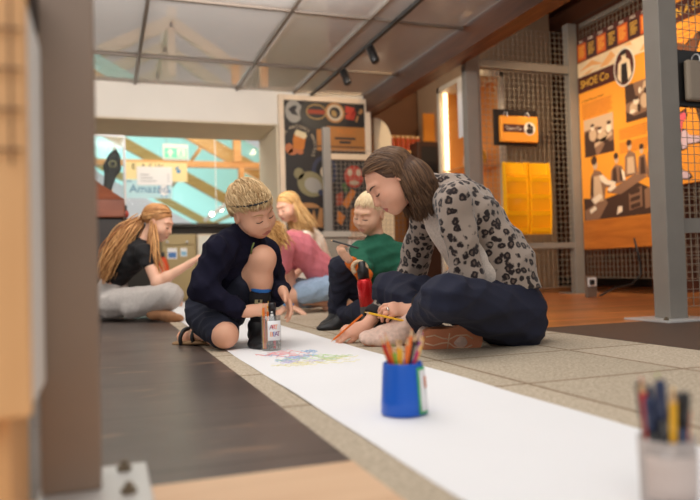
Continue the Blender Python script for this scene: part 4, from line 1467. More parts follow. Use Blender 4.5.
# ------------------------------------------------------------------ long sheet of drawing paper
pr_ = thing('paper_roll_sheet', 'long white sheet of drawing paper rolled out along the floor', 'paper', (.63, 3.5, 0))
nx_, ny_ = 6, 90
vs, fs = [], []
rng = np.random.default_rng(5)
for j in range(ny_ + 1):
    y = .30 + (6.9 - .30) * j / ny_
    for i in range(nx_ + 1):
        x = .408 + (.856 - .408) * i / nx_
        z = .0022 + .0012 * math.sin(y * 5.1 + i * .9) * (1 if i in (0, nx_) else .6) + .0008 * math.sin(y * 13 + i)
        vs.append((x, y, max(z, .0008)))
for j in range(ny_):
    for i in range(nx_):
        q = j * (nx_ + 1) + i
        fs.append((q, q + 1, q + nx_ + 2, q + nx_ + 1))
me = mesh_from('sheet', vs, np.array(fs))
put('sheet', me, M['paper'], pr_, True)
inkc = [('red', (240, 166, 166)), ('pink', (246, 196, 202)), ('blue', (164, 196, 228)), ('green', (202, 222, 172)), ('yellow', (240, 232, 178)), ('violet', (200, 186, 224))]
spots = [(.60, 2.30, .10, .030, 0), (.56, 2.22, .05, .03, 2), (.62, 2.16, .10, .03, 3), (.66, 2.06, .10, .02, 4), (.57, 2.12, .06, .02, 5), (.56, 2.35, .06, .02, 1), (.70, 2.14, .05, .02, 3), (.52, 2.05, .05, .015, 4), (.64, 2.26, .04, .03, 2)]
for k, (x, y, w, h, c) in enumerate(spots):
    b = MB()
    for s in range(7):
        pts = []
        x0, y0 = x + random.uniform(-.9, .9) * w, y + random.uniform(-1, 1) * h * 3
        ang = random.uniform(-.5, .5)
        for t in np.linspace(-1, 1, 12):
            pts.append((x0 + w * .5 * t * math.cos(ang), y0 + h * .8 * math.sin(t * 7 + s) + w * .4 * t * math.sin(ang), .0042))
        b.tube(pts, .0008, 4)
    nm = 'crayon_' + inkc[c][0]
    b.build('crayon_drawing', bpy.data.materials.get(nm) or mat(nm, srgb(*inkc[c][1]), .8), pr_)


# ------------------------------------------------------------------ pencils
WOODT = mat('pencil_wood', srgb(226, 186, 140), .6)
PC = {n: mat('lacquer_' + n, srgb(*c), .35) for n, c in dict(yellow=(246, 186, 40), orange=(240, 120, 40), red=(206, 46, 50), green=(140, 190, 60), blue=(50, 90, 170),
      pink=(214, 60, 110), violet=(120, 70, 150), black=(36, 34, 36), brown=(110, 70, 50), teal=(90, 150, 160), navy=(40, 52, 84)).items()}


def pencil(a, b, colour, label, rad=.0038, tip=.016, group=None, name='pencil', cat='pencil'):
    """from blunt end a to point b"""
    a, b = np.asarray(a, float), np.asarray(b, float)
    d = nz(b - a)
    t = thing(name, label, cat, a, group)
    MB().tube([a, b - d * tip], rad, 6).build('shaft', PC[colour], t)
    MB().tube([b - d * tip, b - d * tip * .3], [rad * .96, rad * .35], 8).build('sharpened_wood', WOODT, t)
    MB().tube([b - d * tip * .32, b], [rad * .36, .0004], 8).build('lead', PC[colour], t)
    return t


def pot_of(base, r_in, z_top, items, what, foot_r=-.35, thick=1.0):
    for k, (ang, lean, top, col, label, kind) in enumerate(items):
        a = math.radians(ang)
        u = np.array((math.cos(a), math.sin(a), 0))
        foot = np.asarray(base) + u * r_in * foot_r * lean + np.array((0, 0, .006))
        rimp = np.asarray(base) + u * r_in * .78
        d = nz(np.array((rimp[0] - foot[0], rimp[1] - foot[1], z_top)))
        tipp = foot + d * (top / d[2])
        if kind == 'pencil':
            pencil(foot, tipp, col, label, .0036 * thick, .018, what)
        else:
            t = thing('felt_pen', label, 'pen', foot, what)
            m_ = foot + (tipp - foot) * .70
            MB().tube([foot, m_], .0052 * thick, 10).build('barrel', PC[col], t, True)
            MB().tube([m_, m_ + (tipp - m_) * .92, tipp], [.0060 * thick, .0056 * thick, .003 * thick], 10).build('cap', PC['black'] if col != 'black' else PC['navy'], t, True)


# blue tumbler of coloured pencils
pt = on_floor(404, 413, .004)
tb = thing('pencil_tumbler', 'blue plastic tumbler full of coloured pencils on the white paper', 'tumbler', pt)
sc_ = 1.372 / FPX
rb_, rt_, hh_ = 22.5 * sc_, 19.5 * sc_, 50 * sc_
MB().lathe(pt, [(.001, 0), (rb_ - .002, 0), (rb_, .002), (rb_ * .985, hh_ * .25), (rt_, hh_ - .002), (rt_ - .001, hh_), (rt_ - .0025, hh_ - .001), (rb_ - .003, .004), (.001, .004)], 48).build('cup', mat('blue_plastic', srgb(14, 92, 200), .28), tb, True)
vdir = math.atan2(-CF[1], -CF[0])
a0_, a1_ = vdir + .62, vdir + 1.62


def wrap(name, base, h0, h1, rfun, a0, a1, m, parent, n=20, flare=0.0):
    b = MB()
    vs_ = [[b.bm.verts.new(Vector((base[0] + rfun(h) * math.cos(a), base[1] + rfun(h) * math.sin(a), base[2] + h))) for a in np.linspace(a0, a1, n)] for h in np.linspace(h0, h1, 4)]
    for p, q in zip(vs_, vs_[1:]):
        for i in range(n - 1):
            b.bm.faces.new((p[i], p[i + 1], q[i + 1], q[i]))
    o = b.build(name, m, parent, True)
    md = o.modifiers.new('thickness', 'SOLIDIFY')
    md.thickness = .0006
    return o


rf_ = lambda h: rb_ + (rt_ - rb_) * h / hh_ + .0022
wrap('label', pt, .003, hh_ * .93, rf_, a0_, a1_, mat('label_green', srgb(70, 170, 110), .5), tb)
wrap('label_field', pt, .009, hh_ * .87, lambda h: rf_(h) + .0012, a0_ + .13, a1_ - .1, M['paper'], tb)
wrap('label_picture', pt, hh_ * .52, hh_ * .74, lambda h: rf_(h) + .0022, a0_ + .42, a0_ + .62, mat('label_rust', srgb(206, 110, 60), .5), tb)
cols = [('yellow', 178), ('yellow', 160), ('red', 200), ('orange', 225), ('green', 240), ('yellow', 262), ('orange', 280), ('black', 300), ('pink', 330), ('yellow', 350), ('violet', 20), ('orange', 60), ('yellow', 100), ('red', 130)]
names = ['yellow pencil leaning furthest left in the blue tumbler', 'yellow pencil at the back left of the blue tumbler', 'red pencil beside the leftmost yellow one in the blue tumbler', 'orange pencil at the front of the blue tumbler',
         'light green pencil at the front of the blue tumbler', 'tall yellow pencil at the front middle of the blue tumbler', 'second orange pencil, right of the tall yellow one, in the blue tumbler', 'black pencil at the front right of the blue tumbler',
         'pink pencil on the right side of the blue tumbler', 'yellow pencil at the right rim of the blue tumbler', 'violet pencil leaning furthest right in the blue tumbler', 'orange pencil at the back right of the blue tumbler',
         'yellow pencil at the very back of the blue tumbler', 'second red pencil at the back left of the blue tumbler']
vd = math.degrees(vdir) - 270
items = [(ang + vd, .8, hh_ + (.034 + .022 * ((k * 5) % 4) / 3), c, names[k], 'pencil') for k, (c, ang) in enumerate(cols)]
pot_of(pt, rt_ * .92, hh_, items, 'pencils in the blue tumbler')

# clear plastic cup of pens, right foreground
ptc = np.array((at(669, 500, .80)[0], at(669, 500, .80)[1], .0))
ptc[2] = .0005
ct_ = thing('pen_cup', 'blurred clear plastic cup of pens in the right foreground', 'cup', ptc)
rc_ = 27.5 * .80 / FPX
hc_ = .29 - (437 - 259) * .80 / FPX
MB().lathe(ptc, [(.001, 0), (rc_ * .93, 0), (rc_ * .95, .002), (rc_, hc_), (rc_ - .0015, hc_), (rc_ * .95 - .0015, .004), (.001, .004)], 40).build('cup', mat_clear('frosted_plastic', (.92, .90, .89, 1), .10, .55, srgb(214, 202, 196)), ct_, True)
wrap('label', ptc, .018, hc_ * .80, lambda h: rc_ * (.95 + .05 * h / hc_) + .0008, vdir - 1.2, vdir + 1.2, mat('pale_label', srgb(206, 190, 182), .6), ct_, 24)
pens = [('black', 205, 'pen'), ('black', 236, 'pen'), ('yellow', 265, 'pencil'), ('navy', 300, 'pen'), ('orange', 338, 'pencil'), ('red', 178, 'pencil'), ('brown', 150, 'pen'), ('black', 115, 'pen'), ('navy', 40, 'pen'), ('green', 82, 'pencil')]
pl_ = ['black pen at the left of the clear cup', 'second black pen, next to the yellow pencil in the clear cup', 'yellow pencil crossing the front of the clear cup', 'navy pen right of the yellow pencil in the clear cup', 'orange pencil at the right rim of the clear cup',
       'red pencil behind the black pens in the clear cup', 'brown pen at the back left of the clear cup', 'black pen at the back of the clear cup', 'navy pen at the back right of the clear cup', 'green pencil at the back of the clear cup']
pot_of(ptc, rc_ * .84, hc_, [(a + vd, .8, hc_ + .042 + .022 * ((k * 3) % 4) / 3, c, pl_[k], kd) for k, (c, a, kd) in enumerate(pens)], 'pens in the clear cup', .62, 1.15)

# clear jar of art materials in front of the boy
pj = on_floor(271.5, 350, .004)
sj = 2.51 / FPX
jt = thing('art_jar', 'clear plastic jar of pens with lettered label in front of the boy in navy', 'jar', pj)
rj, hj = 9.7 * sj, 34 * sj
MB().lathe(pj, [(.001, 0), (rj - .002, 0), (rj, .003), (rj, hj), (rj - .0014, hj), (rj - .0014, .004), (.001, .004)], 32).build('jar_wall', mat_clear('clear_plastic', (.93, .93, .92, 1), .10, .06), jt, True)
jb = Board(pj + np.array((0, 0, 0)) + nz((-CF[0], -CF[1], 0)) * (rj + .0006), nz((CR[0], CR[1], 0)), (0, 0, 1), jt)
wrap('label', pj, hj * .30, hj * .86, lambda h: rj + .0005, vdir - .22, vdir + 1.35, M['paper'], jt, 24)
mult = [mat('letter_' + n, srgb(*c), .5) for n, c in dict(maroon=(150, 50, 80), red=(226, 80, 70), orange=(240, 150, 70), blue=(80, 120, 190), purple=(120, 70, 140)).items()]
for row, (word, z) in enumerate((('ART', hj * .62), ('BEAT', hj * .42))):
    for k, ch in enumerate(word):
        a = vdir + .16 + k * .24
        o = np.array((pj[0] + (rj + .0016) * math.cos(a), pj[1] + (rj + .0016) * math.sin(a), pj[2] + z))
        n_ = np.array((math.cos(a), math.sin(a), 0))
        Bj = Board(o, np.cross((0, 0, 1), n_), (0, 0, 1), jt)
        Bj.text(ch, 0, 0, hj * .19, mult[(k + row * 2) % 5], 0, align='CENTER', sx=.95)
bits = MB()
for k in range(26):
    a, r = random.uniform(0, 6.28), rj * .8 * math.sqrt(random.random())
    c = pj + np.array((r * math.cos(a), r * math.sin(a), .008 + random.uniform(0, .026)))
    v = nz(np.array([random.uniform(-1, 1) for _ in range(3)]))
    bits.tube([c - v * .006, c + v * .006], .003, 6)
stuffm = mat('mixed_crayons', srgb(120, 120, 110), .6, noise=.9, nscale=90)
tag(bits.build('crayon_stubs', stuffm, jt), kind='stuff')
red_s = MB().tube([pj + np.array((.006, -rj * .7, .008)), pj + np.array((.007, -rj * .72, .036))], .0045, 8).build('red_crayon', PC['red'], jt)
mk = thing('marker_pen', 'black marker with white print standing in the clear jar', 'pen', pj + (.008, 0, .03))
c = pj + CR * .006
MB().tube([c + (0, 0, .036), c + (0, 0, hj + .018)], .0125, 16).build('barrel', PC['black'], mk, True)
MB().tube([c + (0, 0, hj + .0185), c + (0, 0, hj + .040), c + (0, 0, hj + .046)], [.014, .014, .012], 16).build('cap', PC['black'], mk, True)
Bm = Board(c + np.array((0, 0, hj * 1.02)) + nz((-CF[0], -CF[1], 0)) * .0132, nz((CR[0], CR[1], 0)), (0, 0, 1), mk)
Bm.polys('white_print', [E(0, 0, .006, .005, 14), E(.0, .011, .004, .0025, 14)], M['white'], 1)
for k, (dx_, top, col) in enumerate(((-.017, .165, 'orange'), (-.022, .158, 'yellow'), (-.011, .150, 'orange'), (-.014, .170, 'yellow'))):
    a = pj + CR * dx_ * 1.15 - CF * (.016 - .007 * k) * np.array((1, 1, 0)) + np.array((0, 0, .006))
    pencil(a, a + CR * .004 * (k - 1) + np.array((0, 0, top)), col, ['front orange pencil in the clear jar beside the boy\'s hand', 'leftmost yellow pencil in the clear jar', 'orange pencil beside the black marker in the clear jar', 'tallest yellow pencil in the clear jar'][k], .0042, .018, 'pencils in the clear jar')

# red flask between the boy in green and the woman
fb0 = at(371, 334, 2.98)
fb0[2] = .0005
ftp = fb0 + nz(CR * -.10 + np.array((0, 0, 1.))) * .27
ax_ = nz(ftp - fb0)
fk = thing('drinks_flask', 'red and black drinks flask standing between the boy in green and the woman', 'flask', fb0)
rF = 7.6 * 2.98 / FPX
MB().lathe(fb0 + ax_ * .004, [(.001, 0), (rF * .96, 0), (rF, .006), (rF, .120), (rF * .98, .122)], 28, ax_).build('base_sleeve', mat('dark_grey_sleeve', srgb(74, 68, 64), .6), fk, True)
MB().lathe(fb0 + ax_ * .124, [(.001, 0), (rF, 0), (rF, .098), (rF * .92, .112), (rF * .7, .118), (.001, .118)], 28, ax_).build('body', mat('red_metal', srgb(206, 30, 34), .25, .35), fk, True)
MB().lathe(fb0 + ax_ * .243, [(.001, 0), (rF * .74, 0), (rF * .78, .04), (rF * .55, .05), (rF * .5, .075), (.001, .078)], 24, ax_).build('cap', M['black'], fk, True)
lp = fb0 + ax_ * .275
MB().tube([lp + CR * (.030 * math.cos(a) - .012) + ax_ * (.030 * math.sin(a) + .012) for a in np.linspace(-.6, 3.9, 18)], .010, 8).build('carry_loop', mat('beige_strap', srgb(206, 176, 140), .6), fk, True)

# ------------------------------------------------------------------ people
def skin(name, c, lip):
    a = mat('skin_' + name, srgb(*c), .5, spec=.35, noise=.06, nscale=14, sss=.12)
    l = mat('lip_' + name, srgb(*lip), .45, spec=.4, sss=.1)
    return [a, l]


LASH = mat('lash', srgb(70, 48, 38), .7)


def head(S, F, child=0.0, ears=True, nose=1.0):
    """head in frame F (origin between the ears, adult size times F.s); child 0..1 softens it"""
    s, c = F.s, child
    fr = F.M

    def e(x, y, z, a, b, d, k=.02, sub=False):
        S.ell(F.w(x, y, z), np.array((a, b, d)) * s, fr, k * s, sub)

    e(0, -.014, .034, .075 + .003 * c, .094, .080 + .004 * c)
    e(0, .020, -.018, .066 + .002 * c, .070, .080 - .006 * c, .03)
    e(0, .034, -.052 + .006 * c, .051 + .003 * c, .054, .050, .03)
    e(0, .062 - .006 * c, -.094 + .012 * c, .020, .017, .016, .03)
    for x in (-1, 1):
        e(x * .040, .052, -.036 + .004 * c, .026 + .005 * c, .030, .030, .03)
        S.cap(F.w(x * .012, .083, .030), F.w(x * .044, .070, .027), .010 * s, .008 * s, .016 * s)
    for x in (-1, 1):
        e(x * .031, .101, .004, .017, .018, .013, .014, True)
    for x in (-1, 1):
        e(x * .031, .0735, .001, .0165, .0145, .0135, .006)
    S.cap(F.w(0, .082, .014), F.w(0, .100 - .006 * c, -.026), .0085 * s, .0105 * s * nose, .014 * s)
    e(0, .100 - .006 * c, -.030, .0105 * nose, .0115 * nose, .0095, .008)
    for x in (-1, 1):
        e(x * .0115, .090, -.034, .0075, .009, .0065, .007)
    e(0, .081, -.062, .024, .009, .016, .016)
    S.cap(F.w(-.016, .0835, -.0612), F.w(.016, .0835, -.0612), .0045 * s, .0045 * s, .007 * s)
    e(0, .0865, -.0612, .010, .006, .005, .007)
    S.cap(F.w(-.013, .0835, -.0712), F.w(.013, .0835, -.0712), .0050 * s, .0050 * s, .006 * s)
    S.cap(F.w(-.021, .0915, -.0663), F.w(.021, .0915, -.0663), .0020 * s, .0022 * s, .004 * s, sub=True)
    if ears:
        es = float(ears)
        for x in (-1, 1):
            ef = np.stack([nz(F.x * math.cos(.35) + x * F.y * -math.sin(.35)), nz(F.y * math.cos(.35) + x * F.x * math.sin(.35)), F.z])
            S.ell(F.w(x * .076, -.010, -.006), np.array((.009, .019, .029)) * s * es, ef, .010 * s)
            S.ell(F.w(x * .085, -.005, -.002), np.array((.006, .010, .017)) * s * es, ef, .006 * s, True)


def lips_of(F):
    def fn(P):
        q = F.loc(P)
        return ((np.abs(q[:, 0]) < .024) & (q[:, 1] > .076) & (q[:, 2] < -.0555) & (q[:, 2] > -.0785) & (np.abs(q[:, 2] + .067) < .0125 * (1.08 - np.abs(q[:, 0]) / .026))).astype(int)
    return fn


def face_bits(F, parent, brow, me, child=0.0, sides=(-1, 1)):
    """brows and lashes laid on the face; me: the body mesh before it is linked"""
    from mathutils.bvhtree import BVHTree
    n = len(me.vertices)
    co = np.empty(n * 3)
    me.vertices.foreach_get('co', co)
    co = co.reshape(-1, 3)
    tree = BVHTree.FromPolygons([Vector(c) for c in co], [tuple(p.vertices) for p in me.polygons])

    def on_face(x, z):
        h = tree.ray_cast(Vector(F.w(x, .20, z)), Vector(-F.y), .25 * F.s)
        return np.array(h[0]) if h[0] is not None else F.w(x, .075, z)
    out = []
    for x in sides:
        b = MB()
        ts = np.linspace(.015, .052, 9)
        b.tube([on_face(x * t, .0235 + .0055 * math.sin((t - .013) / .040 * 2.7)) for t in ts],
               [c * F.s * (1 - .2 * child) for c in (.0016, .0030, .0034, .0034, .0034, .0031, .0026, .002, .001)], 6)
        out.append(('eyebrow', b, brow))
        la = MB()
        ts = np.linspace(-1, 1, 11)
        la.tube([on_face(x * (.031 + .0150 * t), -.0045 - .0040 * (1 - t * t)) for t in ts],
                [.0008 * F.s] + [.0021 * F.s] * 9 + [.0010 * F.s], 6)
        out.append(('eyelash', la, LASH))
    return lambda: [b.build(nm, m, parent, True) for nm, b, m in out]


def arm(S, sh, el, wr, r=1.0, off=0.0, k=.02):
    S.cap(sh, el, .047 * r + off, .038 * r + off, k)
    m = np.asarray(el) + (np.asarray(wr) - np.asarray(el)) * .3
    S.cap(el, m, .037 * r + off, .039 * r + off, k)
    S.cap(m, wr, .039 * r + off, .025 * r + off, k)


def leg(S, hip, kn, an, r=1.0, off=0.0, k=.03):
    S.cap(hip, kn, .082 * r + off, .057 * r + off, k)
    kn, an = np.asarray(kn, float), np.asarray(an, float)
    m = kn + (an - kn) * .32
    S.cap(kn, m, .055 * r + off, .053 * r + off, k)
    S.cap(m, an, .053 * r + off, .034 * r + off, k)


def foot(S, ankle, toe, up, L=.24, w=.044, off=0.0, k=.02):
    """heel behind the ankle, ball and toes ahead; up is away from the sole"""
    a, t, u = np.asarray(ankle, float), nz(toe), nz(up)
    heel = a - u * .045 * L / .24 - t * L * .20
    ball = a - u * .058 * L / .24 + t * L * .42
    toe_ = ball + t * L * .24
    S.cap(a, heel + t * L * .08, .034 * L / .24 + off, .032 * L / .24 + off, k)
    S.cap(a, ball, .034 * L / .24 + off, .030 * L / .24 + off, k, u, .9)
    S.cap(heel + t * L * .05, ball, .030 * L / .24 + off, w * L / .24 + off, k, u, .62)
    S.cap(ball, toe_, w * L / .24 + off, .034 * L / .24 + off, k, u, .5)


def hand(S, wr, d, n, right, L=.175, curl=(.5, .6, .7, .8), thumb=(.6, .5), spread=.12, fk=.004):
    """wrist, direction to knuckles, back-of-hand normal; returns finger tips (thumb first)"""
    d, n = nz(d), np.asarray(n, float)
    n = nz(n - d * np.dot(n, d))
    t = np.cross(d, n) * (-1 if right else 1)
    s = L / .185
    wr = np.asarray(wr, float)
    kc = wr + d * .088 * s
    S.cap(wr, wr + d * .03 * s, .025 * s, .030 * s, .02 * s, n, .75)
    S.cap(wr + d * .03 * s, kc - d * .012 * s, .033 * s, .037 * s, .018 * s, n, .42)
    S.cap(wr + d * .02 * s + t * .012 * s - n * .004 * s, wr + d * .05 * s + t * .022 * s - n * .006 * s, .017 * s, .014 * s, .014 * s)
    tips = []
    tb = wr + d * .030 * s + t * .026 * s - n * .006 * s
    a1, a2 = thumb
    td = nz(d * math.cos(a1) + t * math.sin(a1) - n * .35)
    p1 = tb + td * .036 * s
    td2 = nz(d * math.cos(a1 - a2) + t * math.sin(a1 - a2) - n * (.35 + .35 * a2))
    p2 = p1 + td2 * .030 * s
    S.cap(tb, p1, .0125 * s, .0105 * s, .010 * s)
    S.cap(p1, p2, .0105 * s, .0075 * s, fk)
    tips.append(p2)
    for i in range(4):
        off = (.0275 - .0185 * i) * s
        ln = np.array(((.042, .024, .019), (.046, .028, .020), (.043, .026, .019), (.034, .020, .017))[i]) * s
        p = kc + t * off - d * (.004, .0, .003, .010)[i] * s
        dd = nz(d + t * spread * (1.2 - .8 * i))
        ax = nz(np.cross(n, dd))
        c = curl[i]
        ang = 0
        rr = np.array((.0095, .0086, .0078, .0066)) * s * (1, 1.03, 1, .86)[i]
        for j in range(3):
            ang += c * (.9, 1.0, .7)[j]
            v = dd * math.cos(ang) - n * math.sin(ang)
            q = p + v * ln[j]
            S.cap(p, q, rr[j], rr[j + 1], fk if j else .008 * s)
            p = q
        tips.append(p)
    return tips


def scalp(F, n, mask, seed=1, r=(.079, .099, .086), c=(0, -.014, .034)):
    """points spread over the hairy part of the head, local mask(q)"""
    rng = np.random.default_rng(seed)
    v = rng.normal(size=(n * 6, 3))
    v /= np.linalg.norm(v, axis=1)[:, None]
    q = v * r + c
    q = q[mask(q)][:n]
    return F.o + F.s * (q @ F.M), q


def skull(F, grow_=1.0, r=(.077, .097, .083), c=(0, -.014, .034)):
    return (F.w(*c), np.array(r) * F.s * grow_, F.M)


def cloth(name, S, h, m, parent, amp=.004, freq=28, seed=1):
    o = put(name, S.mesh(name, h, folds(amp, freq, seed) if amp else None), m, parent, True)
    return o


def leopard():
    m = bpy.data.materials.new('leopard_fleece')
    m.use_nodes = True
    nt = m.node_tree
    b = nt.nodes['Principled BSDF']
    b.inputs['Roughness'].default_value = .9
    b.inputs['Specular IOR Level'].default_value = .1
    b.inputs['Sheen Weight'].default_value = .25
    tc = nt.nodes.new('ShaderNodeTexCoord')
    n = nt.nodes.new('ShaderNodeTexNoise')
    n.inputs['Scale'].default_value = 45
    n.inputs['Detail'].default_value = 3
    nt.links.new(tc.outputs['Object'], n.inputs['Vector'])
    sub = nt.nodes.new('ShaderNodeVectorMath')
    sub.operation = 'MULTIPLY_ADD'
    nt.links.new(n.outputs['Color'], sub.inputs[0])
    sub.inputs[1].default_value = (.022, .022, .022)
    nt.links.new(tc.outputs['Object'], sub.inputs[2])
    v = nt.nodes.new('ShaderNodeTexVoronoi')
    v.inputs['Scale'].default_value = 34
    v.inputs['Randomness'].default_value = .75
    nt.links.new(sub.outputs[0], v.inputs['Vector'])
    r = nt.nodes.new('ShaderNodeValToRGB')
    r.color_ramp.interpolation = 'LINEAR'
    el = r.color_ramp.elements
    base, mid, dk = srgb(160, 144, 132), srgb(100, 84, 75), srgb(44, 36, 36)
    el[0].position, el[0].color = 0.0, mid
    el[1].position, el[1].color = 1.0, base
    for p, c in ((.16, mid), (.21, dk), (.40, dk), (.52, base)):
        q = el.new(p)
        q.color = c
    nt.links.new(v.outputs['Distance'], r.inputs['Fac'])
    # broken rings
    n2 = nt.nodes.new('ShaderNodeTexNoise')
    n2.inputs['Scale'].default_value = 38
    nt.links.new(tc.outputs['Object'], n2.inputs['Vector'])
    r2 = nt.nodes.new('ShaderNodeValToRGB')
    r2.color_ramp.elements[0].position, r2.color_ramp.elements[1].position = .62, .76
    nt.links.new(n2.outputs['Fac'], r2.inputs['Fac'])
    mx = nt.nodes.new('ShaderNodeMixRGB')
    nt.links.new(r2.outputs['Color'], mx.inputs['Fac'])
    nt.links.new(r.outputs['Color'], mx.inputs['Color1'])
    mx.inputs['Color2'].default_value = base
    nt.links.new(mx.outputs['Color'], b.inputs['Base Color'])
    return m


NAVYD = mat('navy_denim', srgb(19, 23, 46), .85, noise=.12, nscale=60, bump=.25, bscale=400)
NAVYF = mat('navy_fleece', srgb(23, 22, 40), .95, noise=.1, nscale=50, bump=.4, bscale=300, spec=.2)


# ================================================================== the woman
def woman():
    base = on_floor(495, 346)
    t = thing('person', 'woman with brown bob in leopard-print jacket and navy jeans sitting cross-legged on the carpet', 'person', base)
    hipL, hipR = at(503, 314, 2.42), at(503, 312, 2.66)
    knL, anL = at(446, 297, 2.14), at(416, 321, 2.56)
    knR, anR = at(391, 290, 2.76), at(432, 330, 2.46)
    pel, wai, che = at(506, 312, 2.55), at(495, 262, 2.55), at(464, 217, 2.53)
    nb = at(431, 189, 2.50)
    shL, elL, wrL = at(455, 202, 2.33), at(466, 277, 2.34), at(414, 311, 2.57)
    shR, elR, wrR = at(430, 204, 2.67), at(412, 272, 2.86), at(365, 327, 2.68)
    anL[2] = .098
    front = nz(np.cross(nz(shR - shL), nz(nb - pel)))
    if np.dot(front, CR) > 0:
        front = -front
    S = Sdf()
    S.ell(pel, (.14, .14, .10), None, .04)
    S.chain([pel, wai, che], [.13, .115, .13], .04, front, .68)
    S.cap(che, nb, .12, .05, .05, front, .7)
    for a in (shL, shR):
        S.cap(che + (nb - che) * .55, a, .06, .045, .03)
    # neck and head
    Hc = at(391, 181, 2.43)
    F = Frame(Hc, idir(-.72, -.66, .20), idir(-.68, .72, .05), .93)
    S.cap(nb, F.w(0, -.03, -.05), .052, .05, .03)
    head(S, F, .1, ears=.75, nose=1.12)
    arm(S, shL, elL, wrL, .95)
    arm(S, shR, elR, wrR, .95)
    leg(S, hipL, knL, anL, .85)
    leg(S, hipR, knR, anR, .85)
    # hands: left rests on the shin with a yellow pencil, right draws with an orange one
    tl = hand(S, wrL, idir(-.95, .12, .15), idir(.05, .75, .65), False, .165, (.55, .65, .7, .75), (.75, .3))
    trr = hand(S, wrR, idir(-.93, -.22, .12), idir(-.10, .75, .65), True, .165, (.50, .65, .8, .9), (.35, .3))
    sk = skin('woman', (226, 168, 140), (190, 100, 92))
    me = S.mesh('body', .0032)
    face_materials(me, lips_of(F))
    bits = face_bits(F, t, mat('brow_brown', srgb(96, 66, 50), .8), me)
    put('body', me, sk, t, True)
    bits()
    # jeans
    J = Sdf()
    J.ell(pel + (0, 0, .02), (.142, .150, .115), None, .05)
    for hip, kn, an in ((hipL, knL, anL), (hipR, knR, anR)):
        J.cap(hip, kn, .100, .073, .05)
        m = kn + (an - kn) * .35
        J.cap(kn, m, .070, .064, .03)
        J.cap(m, an + (kn - an) * .14, .064, .047, .03)
    J.cap(pel, wai - (wai - pel) * .35, .150, .138, .05, front, .72)
    bt = at(514, 326, 2.52)
    J.ell(bt + (0, 0, .0), (.10, .12, .09), None, .05)
    cloth('jeans', J, .0055, NAVYD, t, .007, 20, 4)
    # knit top under the jacket
    T = Sdf()
    T.chain([wai - (wai - pel) * .2 + front * .025, wai + front * .062, che + front * .055], [.118, .122, .125], .05, front, .72)
    T.cap(che + front * .03, nb + front * .02, .115, .062, .04, front, .7)
    cloth('knit_top', T, .006, mat('knit_cream', srgb(216, 202, 190), .95, noise=.12, nscale=120, bump=.6, bscale=240), t, .002, 30, 5)
    nk = MB()
    nk.tube([nb + front * .055 + nz(shL - shR) * .062 * math.cos(a) + nz(nb - che) * (.020 - .045 * math.sin(a)) + front * .035 * math.sin(a) for a in np.linspace(-.3, 3.4, 14)], .007, 8)
    nk.build('neck_band', mat('pink_band', srgb(206, 158, 150), .8), t, True)
    # jacket
    K = Sdf()
    side = nz(shL - shR)
    K.chain([pel + (wai - pel) * .42 - front * .018, wai - front * .016, che - front * .022], [.158, .146, .143], .06, front, .72)
    K.cap(che - front * .012, nb - front * .006, .136, .064, .06, front, .72)
    for a in (shL, shR):
        K.cap(che + (nb - che) * .5 - front * .01, a, .085, .066, .05)
    for sh, el, wr in ((shL, elL, wrL), (shR, elR, wrR)):
        K.cap(sh, el, .067, .058, .03)
        K.cap(el, el + (wr - el) * .80, .057, .042, .03)
    hem = pel + (wai - pel) * .40
    K.cut(hem, (pel - wai) + front * .0)
    lp = leopard()
    cloth('jacket', K, .0055, lp, t, .009, 17, 8)
    dk = mat('dark_trim', srgb(34, 28, 30), .9)
    z1 = MB()
    for sgn in (1, -1):
        z1.tube([hem + front * .10 + side * sgn * .075, wai + front * .102 + side * sgn * .072, che + front * .100 + side * sgn * .062, nb + front * .055 + side * sgn * .055, nb - front * .02 + side * sgn * .068 + nz(nb - che) * .02], [.009, .011, .011, .013, .013], 8)
    z1.build('jacket_trim', dk, t, True)
    for el, wr in ((elL, wrL), (elR, wrR)):
        d = nz(wr - el)
        cf = MB().lathe(el + (wr - el) * .74, [(.043, 0), (.047, .01), (.044, .035), (.036, .038), (.034, .0)], 20, d)
        cf.build('cuff', dk, t, True)
    wb2 = MB()
    d = nz(wrL - elL)
    wb2.lathe(wrL - d * .012, [(.030, 0), (.033, .003), (.033, .008), (.030, .011), (.028, .005), (.030, 0)], 20, d)
    wb2.build('wristband', M['black'], t, True)
    # shoes
    for nm, an, toe, up, anchor in (('sneaker', anL, idir(-.98, -.06, .15), idir(.05, .95, .3), 1), ('sneaker', anR, idir(.98, -.06, -.10), idir(-.10, .34, -.93), 2)):
        Q = Sdf()
        LS = .25 if anchor == 1 else .205
        foot(Q, an + (0, 0, -.004), toe, up, LS, .044, .012 if anchor == 1 else .006)
        sh = cloth(nm, Q, .0045, mat('pink_mesh_%d' % anchor, srgb(222, 190, 174), .85, noise=.14, nscale=70, bump=.5, bscale=300), t, .0012, 60, 3)
        u, tt = nz(up), nz(toe)
        tt = nz(tt - u * np.dot(u, tt))
        sd = np.cross(u, tt)
        oc = an - u * .074 * LS / .235
        L_ = LS
        outl = [(-.26, 0), (-.25, .026), (-.15, .035), (0, .035), (.18, .038), (.36, .045), (.52, .043), (.66, .038), (.77, .022), (.80, 0)]
        WS = 1.0 if anchor == 1 else 1.22
        pts = [oc + tt * a * L_ + sd * b * WS for a, b in outl] + [oc + tt * a * L_ - sd * b * WS for a, b in outl[-2:0:-1]]
        so = MB().poly(pts, -u * .016).build('sole', mat('salmon_sole_%d' % anchor, srgb(216, 140, 104), .6, noise=.05, nscale=20), sh)
        gr = MB()
        for sgn in (1, -1):
            gr.tube([oc - u * .0165 + tt * a * L_ + sd * b * sgn for a, b in ((-.2, .012), (-.05, .020), (.08, .010), (.2, .006), (.32, .022), (.5, .026), (.62, .012))], .0028, 6)
